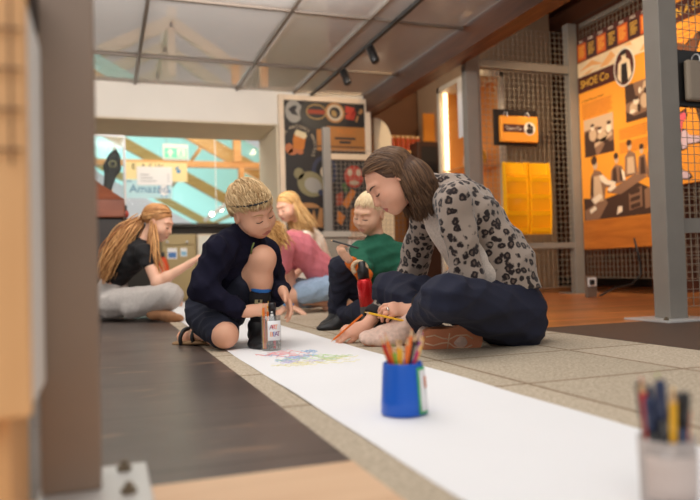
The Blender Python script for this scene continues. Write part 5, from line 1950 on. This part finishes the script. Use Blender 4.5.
        gr.tube([oc - u * .0165 + tt * .2 * L_ + sd * b for b in (-.03, 0, .03)], .0028, 6)
        gr.build('tread_lines', mat('sole_line_%d' % anchor, srgb(232, 196, 166), .6), sh, True)
        lc = MB()
        for k in range(4 if anchor == 1 else 0):
            c = an + tt * (.035 + .020 * k) - u * (.004 + .0085 * k)
            lc.tube([c - sd * .022, c + u * .010, c + sd * .022], .0028, 6)
        lc = lc.bm.free() if anchor == 2 else lc.build('laces', mat('lace_%d' % anchor, srgb(228, 214, 204), .8), sh, True)
    # hair: bob falling to the nape, parted at the side
    hm = hair_mat('brown_hair', srgb(62, 42, 30), srgb(132, 98, 70), .42)
    Cc = Sdf()
    Cc.ell(F.w(0, -.016, .032), np.array((.082, .098, .083)) * F.s, F.M, .02)
    Cc.ell(F.w(0, -.056, -.047), np.array((.088, .084, .096)) * F.s, F.M, .04)
    Cc.cut(F.w(0, .055, .040), F.y * .62 - F.z * .78)
    Cc.cut(F.w(0, .030, .02), F.y - F.z * .25)
    hc = put('hair', Cc.mesh('hair', .005), mat('brown_hair_base', srgb(84, 58, 42), .6), t, True)
    st, q = scalp(F, 1500, lambda q: (q[:, 2] > .035 - .0 * q[:, 1]) & (q[:, 1] < .068) & (q[:, 2] > .085 * (q[:, 1] > .03)), 3, (.083, .101, .091))

    def flow(P, s):
        l = F.loc(P)
        v = np.zeros_like(l)
        sx = np.where(l[:, 0] > .012, 1, -1.0)
        v[:, 0] = sx * np.where(l[:, 2] > .075, .75, .1)
        fr_ = (l[:, 1] > -.005) & (l[:, 2] > -.01)
        v[:, 1] = np.where(fr_, -.95, np.where(l[:, 2] > .05, -.5, .30))
        v[:, 2] = np.where(fr_, -.42, -1.0)
        return v @ F.M
    hull = [(F.w(0, -.016, .032), np.array((.083, .100, .084)) * F.s, F.M), (F.w(0, -.050, -.056), np.array((.092, .088, .100)) * F.s, F.M)]
    paths = grow(st, flow, 19, .0155, [], 5, .10, hug=hull, until=.80, loft=(1.0, 1.06))
    put('hair_strands', strand_mesh('hair_strands', paths, .0046, .0005, .5), hm, t, True)
    # ring, pencils in the hands
    MB().lathe(wrL + idir(-.95, .12, .15) * .088 + idir(-.8, -.3, .5) * .012, [(.0095, 0), (.0105, .002), (.0095, .005)], 14, idir(-.9, -.3, .2)).build('ring', mat('silver', srgb(220, 215, 205), .25, .9), t, True)
    ptip = at(331, 342, 2.70)
    ptip[2] = .004
    back = at(362, 315, 2.58)
    pencil(back, ptip, 'orange', 'orange pencil in the right hand of the woman, its point on the white paper', .0042, .020)
    pencil(at(409, 322, 2.525), at(364, 312, 2.54), 'yellow', 'yellow pencil held in the left hand of the woman above her pink shoe', .0042, .018)
    return t


woman()


# ================================================================== the boy in navy
def boy():
    t = thing('person', 'blond boy in navy fleece and shorts kneeling on the edge of the white paper', 'person', on_floor(225, 346))
    pel, che, nb = at(214, 304, 2.76), at(236, 258, 2.70), at(243, 238, 2.66)
    shR, elR, wrR = at(219, 251, 2.58), at(203, 289, 2.54), at(244, 312, 2.545)
    shL, elL, wrL = at(266, 254, 2.74), at(276, 292, 2.80), at(283, 291, 2.60)
    hipR, knR, anR = at(207, 316, 2.72), at(225, 334, 2.53), at(197, 334, 2.76)
    hipL, knL, anL = at(226, 312, 2.76), at(263, 259, 2.60), at(258, 326, 2.66)
    knR[2] = .058
    anR[2] = .045
    front = nz(np.cross(nz(shR - shL), nz(nb - pel)))
    if np.dot(front, CF) > 0:
        front = -front
    S = Sdf()
    S.ell(pel, (.09, .09, .085), None, .03)
    S.chain([pel, che], [.085, .092], .03, front, .72)
    S.cap(che, nb, .085, .04, .04, front, .72)
    Hc = at(252, 211, 2.60)
    F = Frame(Hc, idir(.70, -.38, .55), idir(-.16, .92, .40), .90)
    S.cap(nb, F.w(0, -.02, -.05), .042, .042, .025)
    head(S, F, .8)
    arm(S, shR, elR, wrR, .72)
    arm(S, shL, elL, wrL, .72)
    leg(S, hipR, knR, anR, .66)
    leg(S, hipL, knL, anL, .70)
    S.ell(knR, (.047, .047, .047), None, .02)
    S.ell(knL, (.046, .046, .05), None, .02)
    foot(S, anR, idir(-.75, -.1, -.55), idir(-.2, .25, .8), .18, .036)
    hand(S, wrR, idir(.80, .10, -.05), idir(-.05, .55, .75), True, .132, (.35, .4, .45, .5), (.35, .3))
    hand(S, wrL, idir(.35, -.70, .25), idir(.65, .3, -.3), False, .132, (.30, .35, .35, .4), (.75, .2))
    sk = skin('boy', (228, 172, 142), (198, 122, 106))
    me = S.mesh('body', .0030)
    face_materials(me, lips_of(F))
    bits = face_bits(F, t, mat('brow_blond', srgb(190, 144, 100), .8), me)
    put('body', me, sk, t, True)
    bits()
    # fleece
    K = Sdf()
    K.chain([pel + (0, 0, -.0), che], [.112, .114], .05, front, .80)
    K.cap(che, nb, .108, .060, .05, front, .8)
    for a in (shL, shR):
        K.cap(che + (nb - che) * .5, a, .072, .056, .04)
    for sh, el, wr in ((shR, elR, wrR), (shL, elL, wrL)):
        K.cap(sh, el, .058, .052, .03)
        K.cap(el, el + (wr - el) * .86, .051, .037, .03)
    K.cap(nb - (0, 0, .005), F.w(0, -.014, -.075), .057, .054, .02)
    cloth('fleece', K, .0052, NAVYF, t, .0075, 22, 12)
    cl = MB()
    cl.tube([at(254, 243, 2.545), at(252, 248, 2.56), at(251, 254, 2.575)], .003, 6)
    cl.build('zip_tape', mat('lime_tape', srgb(120, 134, 74), .7), t, True)
    # shorts
    J = Sdf()
    J.ell(pel - (0, 0, .01), (.112, .112, .09), None, .05)
    J.cap(hipR, hipR + (knR - hipR) * .82, .082, .066, .03, ends=False)
    J.cap(hipL, hipL + (knL - hipL) * .55, .082, .066, .03)
    cloth('shorts', J, .0055, mat('navy_shorts', srgb(28, 31, 48), .9, noise=.1, nscale=50), t, .005, 30, 3)
    # tall dark sock with a blue top, black shoe, and a sandal
    d = anL - knL
    Q = Sdf()
    Q.cap(knL + d * .42, knL + d * .60, .0395, .037, .01, ends=True)
    Q.cap(knL + d * .58, anL, .0385, .030, .015)
    cloth('sock', Q, .004, mat('dark_sock', srgb(28, 26, 30), .9, noise=.15, nscale=60), t, .001, 40, 2)
    Q = Sdf()
    Q.cap(knL + d * .37, knL + d * .46, .0415, .0408, .008, ends=True)
    cloth('sock_cuff', Q, .004, mat('blue_band', srgb(40, 110, 190), .85), t, 0)
    mk_ = MB()
    c = knL + d * .62 - CF * .0395
    mk_.obox(c, CR * .014, nz(d) * .008, CF * .003)
    mk_.build('sock_motif', mat('motif', srgb(170, 160, 120), .8), t)
    Q = Sdf()
    foot(Q, anL, idir(.25, -.10, .95), (0, 0, 1), .20, .045, .007)
    sh = cloth('shoe', Q, .004, mat('black_shoe', srgb(26, 25, 27), .55, noise=.1, nscale=40), t, .001, 40, 2)
    sb = anR + idir(-.75, -.1, -.55) * .02
    sd_ = MB()
    tdir = idir(-.75, -.1, -.55)
    for o_, r_ in ((-.01, .034), (.055, .040)):
        cc_ = anR + tdir * o_ - np.array((0, 0, .012 + .1 * o_))
        sd_.tube([cc_ + CU * r_ * math.sin(a) + nz(np.cross(tdir, CU)) * r_ * math.cos(a) for a in np.linspace(0, 6.28, 20)], .009, 6)
    sd_.build('sandal_straps', M['black'], t, True)
    Q = Sdf()
    Q.cap(anR - tdir * .03 - (0, 0, .034), anR + tdir * .10 - (0, 0, .036), .036, .036, .01, (0, 0, 1), .3)
    cloth('sandal_sole', Q, .004, mat('tan_sole', srgb(150, 116, 80), .7), t, 0)
    # hair and the dark band
    hm = hair_mat('blond_hair', srgb(188, 148, 100), srgb(242, 212, 164), .5)
    Cc = Sdf()
    Cc.ell(F.w(0, -.018, .042), np.array((.0785, .097, .085)) * F.s, F.M, .02)
    Cc.cut(F.w(0, .070, .050), F.y * .76 - F.z * .64)
    Cc.cut(F.w(0, -.02, .030), -F.z + F.y * .8)
    put('hair', Cc.mesh('hair', .0045), mat('blond_base', srgb(200, 160, 112), .7, noise=.2, nscale=60), t, True)
    st, q = scalp(F, 2600, lambda q: (q[:, 2] > .046 + .17 * np.maximum(q[:, 1] + .02, 0) - .9 * np.maximum(-q[:, 1] - .02, 0)), 8, (.084, .102, .090))
    crown = np.array((.01, -.07, .10))

    def flow(P, s):
        l = F.loc(P)
        v = l - crown
        v[:, 2] *= .6
        up = l - np.array((0, -.014, .02))
        up /= np.linalg.norm(up, axis=1)[:, None]
        v /= np.linalg.norm(v, axis=1)[:, None] + 1e-6
        v[:, 1] += .60
        v[:, 0] += .25
        return (v * 1.0 + up * .05) @ F.M
    paths = grow(st, flow, 7, .0066, [], 4, .26, hug=[skull(F, 1.0, (.077, .098, .093))], loft=(1.0, 1.17))
    put('hair_strands', strand_mesh('hair_strands', paths, .0025, .0004, .55), hm, t, True)
    bd = MB()
    pts = []
    for a in np.linspace(0, 2 * math.pi, 41)[:-1]:
        pts.append(F.w(.0845 * math.cos(a), -.016 + .1025 * math.sin(a), .046 + .032 * math.sin(a) + .004 * math.cos(a)))
    pts.append(pts[0])
    bd.tube(pts, .0042 * F.s, 6, cap=False)
    bd.build('headband', M['black'], t, True)


boy()


# ================================================================== the little boy in green
def small_boy():
    t = thing('person', 'small fair-haired boy in green t-shirt and navy trousers sitting with one knee raised', 'person', on_floor(372, 322))
    pel, che, nb = at(386, 300, 3.45), at(380, 262, 3.40), at(377, 240, 3.38)
    shR, elR, wrR = at(360, 252, 3.36), at(364, 275, 3.25), at(349, 260, 3.12)
    shL, elL, wrL = at(397, 253, 3.40), at(402, 285, 3.36), at(384, 294, 3.22)
    hipR, knR, anR = at(374, 306, 3.45), at(341, 268, 3.30), at(336, 318, 3.36)
    hipL, knL, anL = at(392, 308, 3.44), at(362, 306, 3.22), at(343, 316, 3.30)
    anR[2] = .07
    anL[2] = .06
    knL[2] = .085
    front = nz(np.cross(nz(shR - shL), nz(nb - pel)))
    if np.dot(front, CF) > 0:
        front = -front
    S = Sdf()
    S.ell(pel, (.08, .08, .075), None, .03)
    S.chain([pel, che], [.08, .085], .03, front, .75)
    S.cap(che, nb, .08, .036, .04, front, .75)
    F = Frame(at(370, 213, 3.36), idir(-.60, -.36, .66), idir(-.10, .92, .34), .88)
    S.cap(nb, F.w(0, -.02, -.05), .036, .038, .02)
    head(S, F, 1.0, nose=.9)
    arm(S, shR, elR, wrR, .62)
    arm(S, shL, elL, wrL, .62)
    leg(S, hipR, knR, anR, .6)
    leg(S, hipL, knL, anL, .6)
    hand(S, wrR, idir(-.65, .72, .1), idir(-.55, -.2, .7), True, .112, (.7, .9, 1.0, 1.0), (.5, .6))
    hand(S, wrL, idir(-.75, .0, .4), idir(.1, .7, .6), False, .112, (.4, .5, .6, .6), (.5, .3))
    sk = skin('small_boy', (226, 176, 146), (206, 140, 120))
    me = S.mesh('body', .0034)
    face_materials(me, lips_of(F))
    bits = face_bits(F, t, mat('brow_fair', srgb(206, 160, 116), .8), me)
    put('body', me, sk, t, True)
    bits()
    K = Sdf()
    K.chain([pel, che], [.104, .106], .05, front, .82)
    K.cap(che, nb, .100, .050, .05, front, .82)
    for a, el in ((shL, elL), (shR, elR)):
        K.cap(che + (nb - che) * .5, a, .068, .052, .04)
        K.cap(a, a + (el - a) * .72, .053, .053, .02)
    cloth('t_shirt', K, .0055, mat('green_cotton', srgb(32, 98, 74), .9, noise=.08, nscale=60), t, .0045, 28, 6)
    K = Sdf()
    K.cap(elR, elR + (wrR - elR) * .86, .036, .029, .02)
    K.cap(shR + (elR - shR) * .5, elR, .038, .037, .02)
    K.cap(elL, elL + (wrL - elL) * .86, .036, .029, .02)
    K.cap(shL + (elL - shL) * .5, elL, .038, .037, .02)
    cloth('undersleeves', K, .005, mat('orange_cotton', srgb(236, 118, 36), .9), t, .002, 40, 6)
    J = Sdf()
    J.ell(pel - (0, 0, .02), (.105, .105, .085), None, .05)
    for hip, kn, an in ((hipR, knR, anR), (hipL, knL, anL)):
        J.cap(hip, kn, .072, .056, .04)
        J.cap(kn, an + (kn - an) * .10, .054, .043, .03)
    cloth('trousers', J, .0055, mat('navy_cotton', srgb(27, 29, 46), .9, noise=.1, nscale=50), t, .005, 30, 9)
    for an, toe in ((anR, idir(-.5, -.1, .85)), (anL, idir(-.9, -.1, .4))):
        Q = Sdf()
        foot(Q, an, toe, (0, 0, 1), .165, .044, .006)
        cloth('shoe', Q, .0045, bpy.data.materials['black_shoe'], t, .001, 40, 2)
    hm = hair_mat('fair_hair', srgb(220, 186, 140), srgb(250, 230, 192), .5)
    Cc = Sdf()
    Cc.ell(F.w(0, -.018, .042), np.array((.0785, .0965, .0835)) * F.s, F.M, .02)
    Cc.cut(F.w(0, .066, .072), F.y * .80 - F.z * .60)
    Cc.cut(F.w(0, -.02, .006), -F.z + F.y * .45)
    put('hair', Cc.mesh('hair', .0045), mat('fair_base', srgb(238, 208, 164), .7, noise=.12, nscale=60), t, True)
    st, q = scalp(F, 1500, lambda q: (q[:, 2] > .016 + .72 * np.maximum(q[:, 1] + .02, 0) - .3 * np.maximum(-q[:, 1] - .02, 0)), 8, (.081, .099, .086))

    def flow(P, s):
        l = F.loc(P)
        v = l - np.array((.01, -.06, .11))
        up = l / (np.linalg.norm(l, axis=1)[:, None] + 1e-6)
        v /= np.linalg.norm(v, axis=1)[:, None] + 1e-6
        return (v + up * .06) @ F.M
    paths = grow(st, flow, 5, .007, [], 4, .18, hug=[skull(F, 1.0)], loft=(1.0, 1.05))
    put('hair_strands', strand_mesh('hair_strands', paths, .0024, .0003, .45), hm, t, True)
    pencil(at(358, 248, 3.05), at(330, 240, 3.16), 'black', 'black pencil held up in the right hand of the small boy in green', .0045, .018)


small_boy()


# ================================================================== girls
def long_hair(F, t, name, c1, c2, starts_n, flow, steps, step, balls, base, seed=4, jit=.16, r0=.008, front_z=.075, until=.4):
    hm = hair_mat(name, c1, c2, .45)
    Cc = Sdf()
    Cc.ell(F.w(0, -.020, .040), np.array((.083, .100, .086)) * F.s, F.M, .02)
    Cc.cut(F.w(0, .052, .050), F.y * .70 - F.z * .70)
    Cc.cut(F.w(0, -.01, -.02), -F.z + F.y * .5)
    put('hair', Cc.mesh('hair', .005), mat(name + '_base', base, .6, noise=.15, nscale=60), t, True)
    st, q = scalp(F, starts_n, lambda q: (q[:, 2] > .020 + front_z * np.clip((q[:, 1] + .01) / .06, 0, 1)) & (q[:, 1] < .070), seed, (.083, .101, .091))
    paths = grow(st, flow, steps, step, balls, seed, jit, hug=[skull(F, 1.05)], until=until, loft=(1.0, 1.05))
    put('hair_strands', strand_mesh('hair_strands', paths, r0 * F.s, .0006, .45), hm, t, True)


def girl_black():
    t = thing('person', 'girl with long reddish-blond ponytail in black top and grey joggers sitting cross-legged', 'person', on_floor(140, 320))
    pel, wai, che, nb = at(109, 300, 4.42), at(114, 280, 4.40), at(131, 257, 4.36), at(143, 244, 4.34)
    shR, elR, wrR = at(145, 253, 4.22), at(157, 283, 4.14), at(189, 264, 4.20)
    shL, elL, wrL = at(146, 250, 4.47), at(160, 280, 4.55), at(168, 290, 4.45)
    hipR, knR, anR = at(112, 304, 4.28), at(170, 296, 4.10), at(130, 311, 4.16)
    hipL, knL, anL = at(112, 304, 4.52), at(165, 302, 4.62), at(152, 312, 4.24)
    for a in (anR, anL):
        a[2] = max(a[2], .06)
    front = nz(np.cross(nz(shR - shL), nz(nb - pel)))
    if np.dot(front, CR) < 0:
        front = -front
    S = Sdf()
    S.ell(pel, (.12, .12, .09), None, .04)
    S.chain([pel, wai, che], [.105, .088, .10], .04, front, .72)
    S.cap(che, nb, .095, .042, .04, front, .72)
    for a in (shL, shR):
        S.cap(che + (nb - che) * .5, a, .05, .040, .03)
    F = Frame(at(158, 223, 4.34), idir(.93, -.36, .10), idir(.36, .93, .02), .95)
    S.cap(nb, F.w(0, -.025, -.05), .040, .042, .025)
    head(S, F, .4)
    arm(S, shR, elR, wrR, .82)
    arm(S, shL, elL, wrL, .82)
    leg(S, hipR, knR, anR, .74)
    leg(S, hipL, knL, anL, .74)
    hand(S, wrR, idir(.80, .58, .0), idir(-.5, .75, .35), True, .150, (.7, .9, 1.0, 1.0), (.5, .6), fk=.006)
    hand(S, wrL, idir(.80, -.5, .0), idir(.3, .8, -.2), False, .150, (.3, .4, .5, .5), (.5, .3), fk=.006)
    me = S.mesh('body', .0042)
    face_materials(me, lips_of(F))
    bits = face_bits(F, t, mat('brow_auburn', srgb(170, 114, 76), .8), me)
    put('body', me, skin('girl', (230, 180, 152), (206, 126, 112)), t, True)
    bits()
    K = Sdf()
    K.chain([wai + (che - wai) * .02, che], [.100, .113], .05, front, .78)
    K.cap(che, nb, .108, .050, .05, front, .78)
    for a, el in ((shL, elL), (shR, elR)):
        K.cap(che + (nb - che) * .45, a, .070, .056, .04)
        K.cap(a, a + (el - a) * .30, .056, .052, .02)
    K.cut(wai + (che - wai) * .0, (wai - che))
    cloth('crop_top', K, .006, mat('black_cotton', srgb(24, 22, 24), .9, noise=.1, nscale=50), t, .004, 26, 4)
    J = Sdf()
    J.ell(pel + (0, 0, .005), (.135, .135, .105), None, .05)
    for hip, kn, an in ((hipR, knR, anR), (hipL, knL, anL)):
        J.cap(hip, kn, .094, .072, .05)
        J.cap(kn, an, .070, .048, .04)
    J.cap(pel, pel + (wai - pel) * .55, .128, .118, .04, front, .76)
    cloth('joggers', J, .006, mat('grey_marl', srgb(186, 178, 172), .92, noise=.07, nscale=60), t, .004, 22, 21)
    Q = Sdf()
    toe = idir(.96, -.05, .25)
    foot(Q, at(158, 309, 4.14), toe, idir(-.05, .80, -.6), .21, .046, .006)
    sh = cloth('sandal', Q, .005, mat('tan_sandal', srgb(172, 122, 84), .7, noise=.1, nscale=40), t, .001, 40, 2)
    # ponytail: gathered behind the head, then falling down her back; loose locks fall in front
    tie = F.w(0, -.125, -.020)

    def flow(P, s):
        l = F.loc(P)
        v = np.stack([-l[:, 0] * 5 + np.sign(l[:, 0]) * .25 * (l[:, 2] > .06), -1.2 + 0 * l[:, 0], -.55 - 2.0 * np.clip(l[:, 2], 0, .1)], 1) @ F.M
        return v
    long_hair(F, t, 'auburn_hair', srgb(150, 94, 52), srgb(226, 172, 112), 800, flow, 10, .0150, [skull(F, 1.05)], srgb(186, 130, 80), 4, .08, .0055, until=1.0)
    hm = bpy.data.materials['auburn_hair']
    rng = np.random.default_rng(2)
    n = 260
    st = tie + rng.normal(size=(n, 3)) * .016
    gd = [tie, at(128, 232, 4.30), at(116, 250, 4.27), at(108, 264, 4.25), at(104, 276, 4.25)]
    paths = []
    for i in range(n):
        o = rng.normal(size=3)
        pts = []
        for u in np.linspace(0, 1, 16):
            x = u * (len(gd) - 1)
            j = min(int(x), len(gd) - 2)
            p = gd[j] * (1 - (x - j)) + gd[j + 1] * (x - j)
            pts.append(p + o * (.010 + .016 * math.sin(min(1, u * 1.25) * 2.4)) + CR * .010 * math.sin(u * 9 + i) + CU * .008 * math.cos(u * 8 + i * 2))
        paths.append(pts)
    n2 = 60
    for i in range(n2):
        o = rng.normal(size=3) * .016
        g2 = [F.w(.070, -.01, .00), at(153, 244, 4.22), at(155, 262, 4.20), at(158, 277, 4.22)]
        pts = []
        for u in np.linspace(0, 1, 16):
            x = u * (len(g2) - 1)
            j = min(int(x), len(g2) - 2)
            pts.append(g2[j] * (1 - (x - j)) + g2[j + 1] * (x - j) + o * (.5 + u) + CR * .006 * math.sin(u * 10 + i))
        paths.append(pts)
    put('ponytail', strand_mesh('ponytail', np.array(paths), .0050, .0008, .5), hm, t, True)
    MB().tube([tie + F.z * .028 * math.cos(a) + F.x * .028 * math.sin(a) for a in np.linspace(0, 6.28, 16)], .007, 6).build('hair_tie', mat('pale_tie', srgb(200, 170, 140), .8), t, True)


girl_black()


def girl_pink():
    t = thing('person', 'girl in pink t-shirt and denim shorts leaning on one arm behind the navy boy', 'person', on_floor(318, 308))
    pel, wai, che, nb = at(327, 284, 4.72), at(319, 268, 4.66), at(300, 248, 4.58), at(285, 239, 4.52)
    shR, elR, wrR = at(289, 249, 4.68), at(290, 276, 4.62), at(292, 303, 4.52)
    shL, elL, wrL = at(284, 250, 4.40), at(281, 280, 4.45), at(289, 309, 4.47)
    hipL, knL, anL = at(327, 287, 4.60), at(291, 291, 4.50), at(330, 297, 4.72)
    hipR, knR, anR = at(327, 287, 4.80), at(296, 296, 4.90), at(336, 300, 4.95)
    knL[2] = max(.065, knL[2] - .03)
    anL[2], anR[2], knR[2] = .05, .05, .06
    wrL[2] = .055
    wrR[2] = .06
    pel[2] = max(.15, pel[2] - .0)
    front = nz(np.cross(nz(shL - shR), nz(nb - pel)))
    if front[2] > 0:
        front = -front
    S = Sdf()
    S.ell(pel, (.11, .11, .09), None, .04)
    S.chain([pel, wai, che], [.10, .09, .10], .04, front, .75)
    S.cap(che, nb, .09, .042, .04, front, .75)
    for a in (shL, shR):
        S.cap(che + (nb - che) * .5, a, .05, .042, .03)
    F = Frame(at(263, 231, 4.42), idir(-.72, -.62, .3), idir(-.55, .72, .1), .93)
    S.cap(nb, F.w(0, -.025, -.05), .040, .042, .025)
    head(S, F, .6)
    arm(S, shL, elL, wrL, .84)
    arm(S, shR, elR, wrR, .84)
    leg(S, hipL, knL, anL, .76)
    leg(S, hipR, knR, anR, .76)
    hand(S, wrL, idir(.85, -.30, .35), idir(.2, .9, .2), False, .145, (.12, .12, .15, .2), (.7, .2), fk=.006)
    hand(S, wrR, idir(-.6, -.3, .3), idir(.2, .9, .2), True, .145, (.12, .12, .15, .2), (.7, .2), fk=.006)
    for an in (anL, anR):
        foot(S, an, idir(.85, -.1, -.3), (0, 0, 1), .19, .038)
    me = S.mesh('body', .0044)
    face_materials(me, lips_of(F))
    bits = face_bits(F, t, mat('brow_gold', srgb(206, 156, 118), .8), me)
    put('body', me, skin('girl_pink', (228, 178, 150), (200, 118, 106)), t, True)
    bits()
    K = Sdf()
    K.chain([pel + (wai - pel) * .35, wai, che], [.122, .116, .120], .05, front, .82)
    K.cap(che, nb, .112, .055, .05, front, .8)
    for a, el in ((shL, elL), (shR, elR)):
        K.cap(che + (nb - che) * .45, a, .074, .062, .04)
        K.cap(a, a + (el - a) * .55, .062, .060, .02)
    cloth('t_shirt', K, .006, mat('pink_cotton', srgb(210, 118, 128), .9, noise=.05, nscale=50), t, .0045, 24, 3)
    J = Sdf()
    J.ell(pel, (.125, .125, .10), None, .05)
    for hip, kn in ((hipL, knL), (hipR, knR)):
        J.cap(hip, hip + (kn - hip) * .68, .092, .078, .04)
    cloth('denim_shorts', J, .006, mat('pale_denim', srgb(150, 172, 196), .9, noise=.08, nscale=60), t, .004, 28, 5)
    bl = MB()
    d = nz(wrL - elL)
    bl.tube([wrL - d * .01 + CR * .030 * math.cos(a) - CF * .030 * math.sin(a) for a in np.linspace(0, 6.28, 20)], .008, 6)
    bl.build('bracelet', mat('blue_bracelet', srgb(60, 130, 190), .5), t, True)
    gol = (srgb(186, 128, 66), srgb(240, 196, 128))
    tgt = at(298, 235, 4.42)

    def flow(P, s):
        l = F.loc(P)
        if s < .40:
            return np.stack([np.sign(l[:, 0]) * np.where(l[:, 2] > .04, 1.0, .1), -.7 + 0 * l[:, 0], np.where(l[:, 2] > .08, -.15, -1.0)], 1) @ F.M
        w = np.tile(np.array((0, 0, -1.0)), (len(P), 1))
        right = (np.sin(P[:, 0] * 211 + P[:, 1] * 97) > -.3)[:, None]
        return np.where(right, idir(.80, -.34, .30)[None], w * .8 + idir(.1, -.6, .2)[None])
    long_hair(F, t, 'golden_hair', gol[0], gol[1], 800, flow, 20, .0165, [skull(F, 1.06), (che, np.array((.16, .16, .13)), np.eye(3)), (nb, np.array((.085, .085, .08)), np.eye(3)), (shL, np.array((.08, .08, .075)), np.eye(3))], srgb(206, 152, 88), 4, .12, .0058)


girl_pink()


def girl_cream():
    t = thing('person', 'girl with long golden hair and cream top looking down behind the girl in pink', 'person', on_floor(318, 299))
    pel, che, nb = at(330, 285, 5.45), at(312, 243, 5.30), at(300, 227, 5.22)
    shL, shR = at(305, 240, 5.05), at(302, 238, 5.36)
    elL, wrL = at(300, 268, 4.98), at(284, 286, 4.98)
    elR, wrR = at(296, 268, 5.40), at(282, 288, 5.25)
    front = nz(np.cross(nz(shL - shR), nz(nb - pel)))
    if np.dot(front, CR) > 0:
        front = -front
    hipL, knL, anL = at(326, 292, 5.30), at(292, 286, 5.15), at(312, 299, 5.30)
    hipR, knR, anR = at(328, 292, 5.55), at(295, 286, 5.60), at(316, 299, 5.60)
    for a in (anL, anR):
        a[2] = .06
    S = Sdf()
    S.ell(pel, (.11, .11, .09), None, .04)
    S.chain([pel, che], [.10, .10], .04, front, .75)
    S.cap(che, nb, .095, .042, .04, front, .75)
    F = Frame(at(288, 207, 5.12), idir(-.66, -.38, .64), idir(-.30, .90, .2), .92)
    S.cap(nb, F.w(0, -.025, -.05), .042, .042, .025)
    head(S, F, .6)
    arm(S, shL, elL, wrL, .8)
    arm(S, shR, elR, wrR, .8)
    leg(S, hipL, knL, anL, .72)
    leg(S, hipR, knR, anR, .72)
    hand(S, wrL, idir(-.8, -.3, .3), idir(.2, .8, .4), False, .14, (.3, .35, .4, .4), fk=.006)
    hand(S, wrR, idir(-.8, -.3, .3), idir(.2, .8, .4), True, .14, (.3, .35, .4, .4), fk=.006)
    me = S.mesh('body', .0046)
    face_materials(me, lips_of(F))
    bits = face_bits(F, t, bpy.data.materials['brow_gold'], me)
    put('body', me, skin('girl_cream', (232, 178, 150), (206, 116, 104)), t, True)
    bits()
    K = Sdf()
    K.chain([pel, che], [.12, .12], .05, front, .8)
    K.cap(che, nb, .112, .055, .05, front, .8)
    for a, el in ((shL, elL), (shR, elR)):
        K.cap(che + (nb - che) * .5, a, .074, .060, .04)
        K.cap(a, a + (el - a) * .6, .06, .056, .02)
    cloth('top', K, .0065, mat('cream_cotton', srgb(236, 220, 200), .9, noise=.04, nscale=50), t, .004, 24, 3)
    J = Sdf()
    J.ell(pel - (0, 0, .01), (.125, .125, .10), None, .05)
    for hip, kn, an in ((hipL, knL, anL), (hipR, knR, anR)):
        J.cap(hip, kn, .088, .066, .05)
        J.cap(kn, an, .064, .044, .04)
    cloth('leggings', J, .0065, mat('grey_leggings', srgb(86, 84, 92), .9), t, .003, 26, 10)
    for an in (anL, anR):
        Q = Sdf()
        foot(Q, an, idir(-.8, -.1, .4), (0, 0, 1), .19, .042, .005)
        cloth('shoe', Q, .006, bpy.data.materials['black_shoe'], t, 0)

    def flow(P, s):
        l = F.loc(P)
        if s < .35:
            return np.stack([np.sign(l[:, 0]) * np.where(l[:, 2] > .04, 1.0, .15), -.65 + 0 * l[:, 0], np.where(l[:, 2] > .08, -.15, -1.0)], 1) @ F.M
        return np.tile(idir(.42, -.80, .05), (len(P), 1))
    long_hair(F, t, 'straw_hair', srgb(186, 132, 70), srgb(244, 204, 140), 800, flow, 21, .0165, [skull(F, 1.06), (che, np.array((.15, .15, .13)), np.eye(3)), (nb, np.array((.085, .085, .08)), np.eye(3)), (shL, np.array((.085, .085, .08)), np.eye(3))], srgb(220, 170, 104), 6, .12, .0058)


girl_cream()
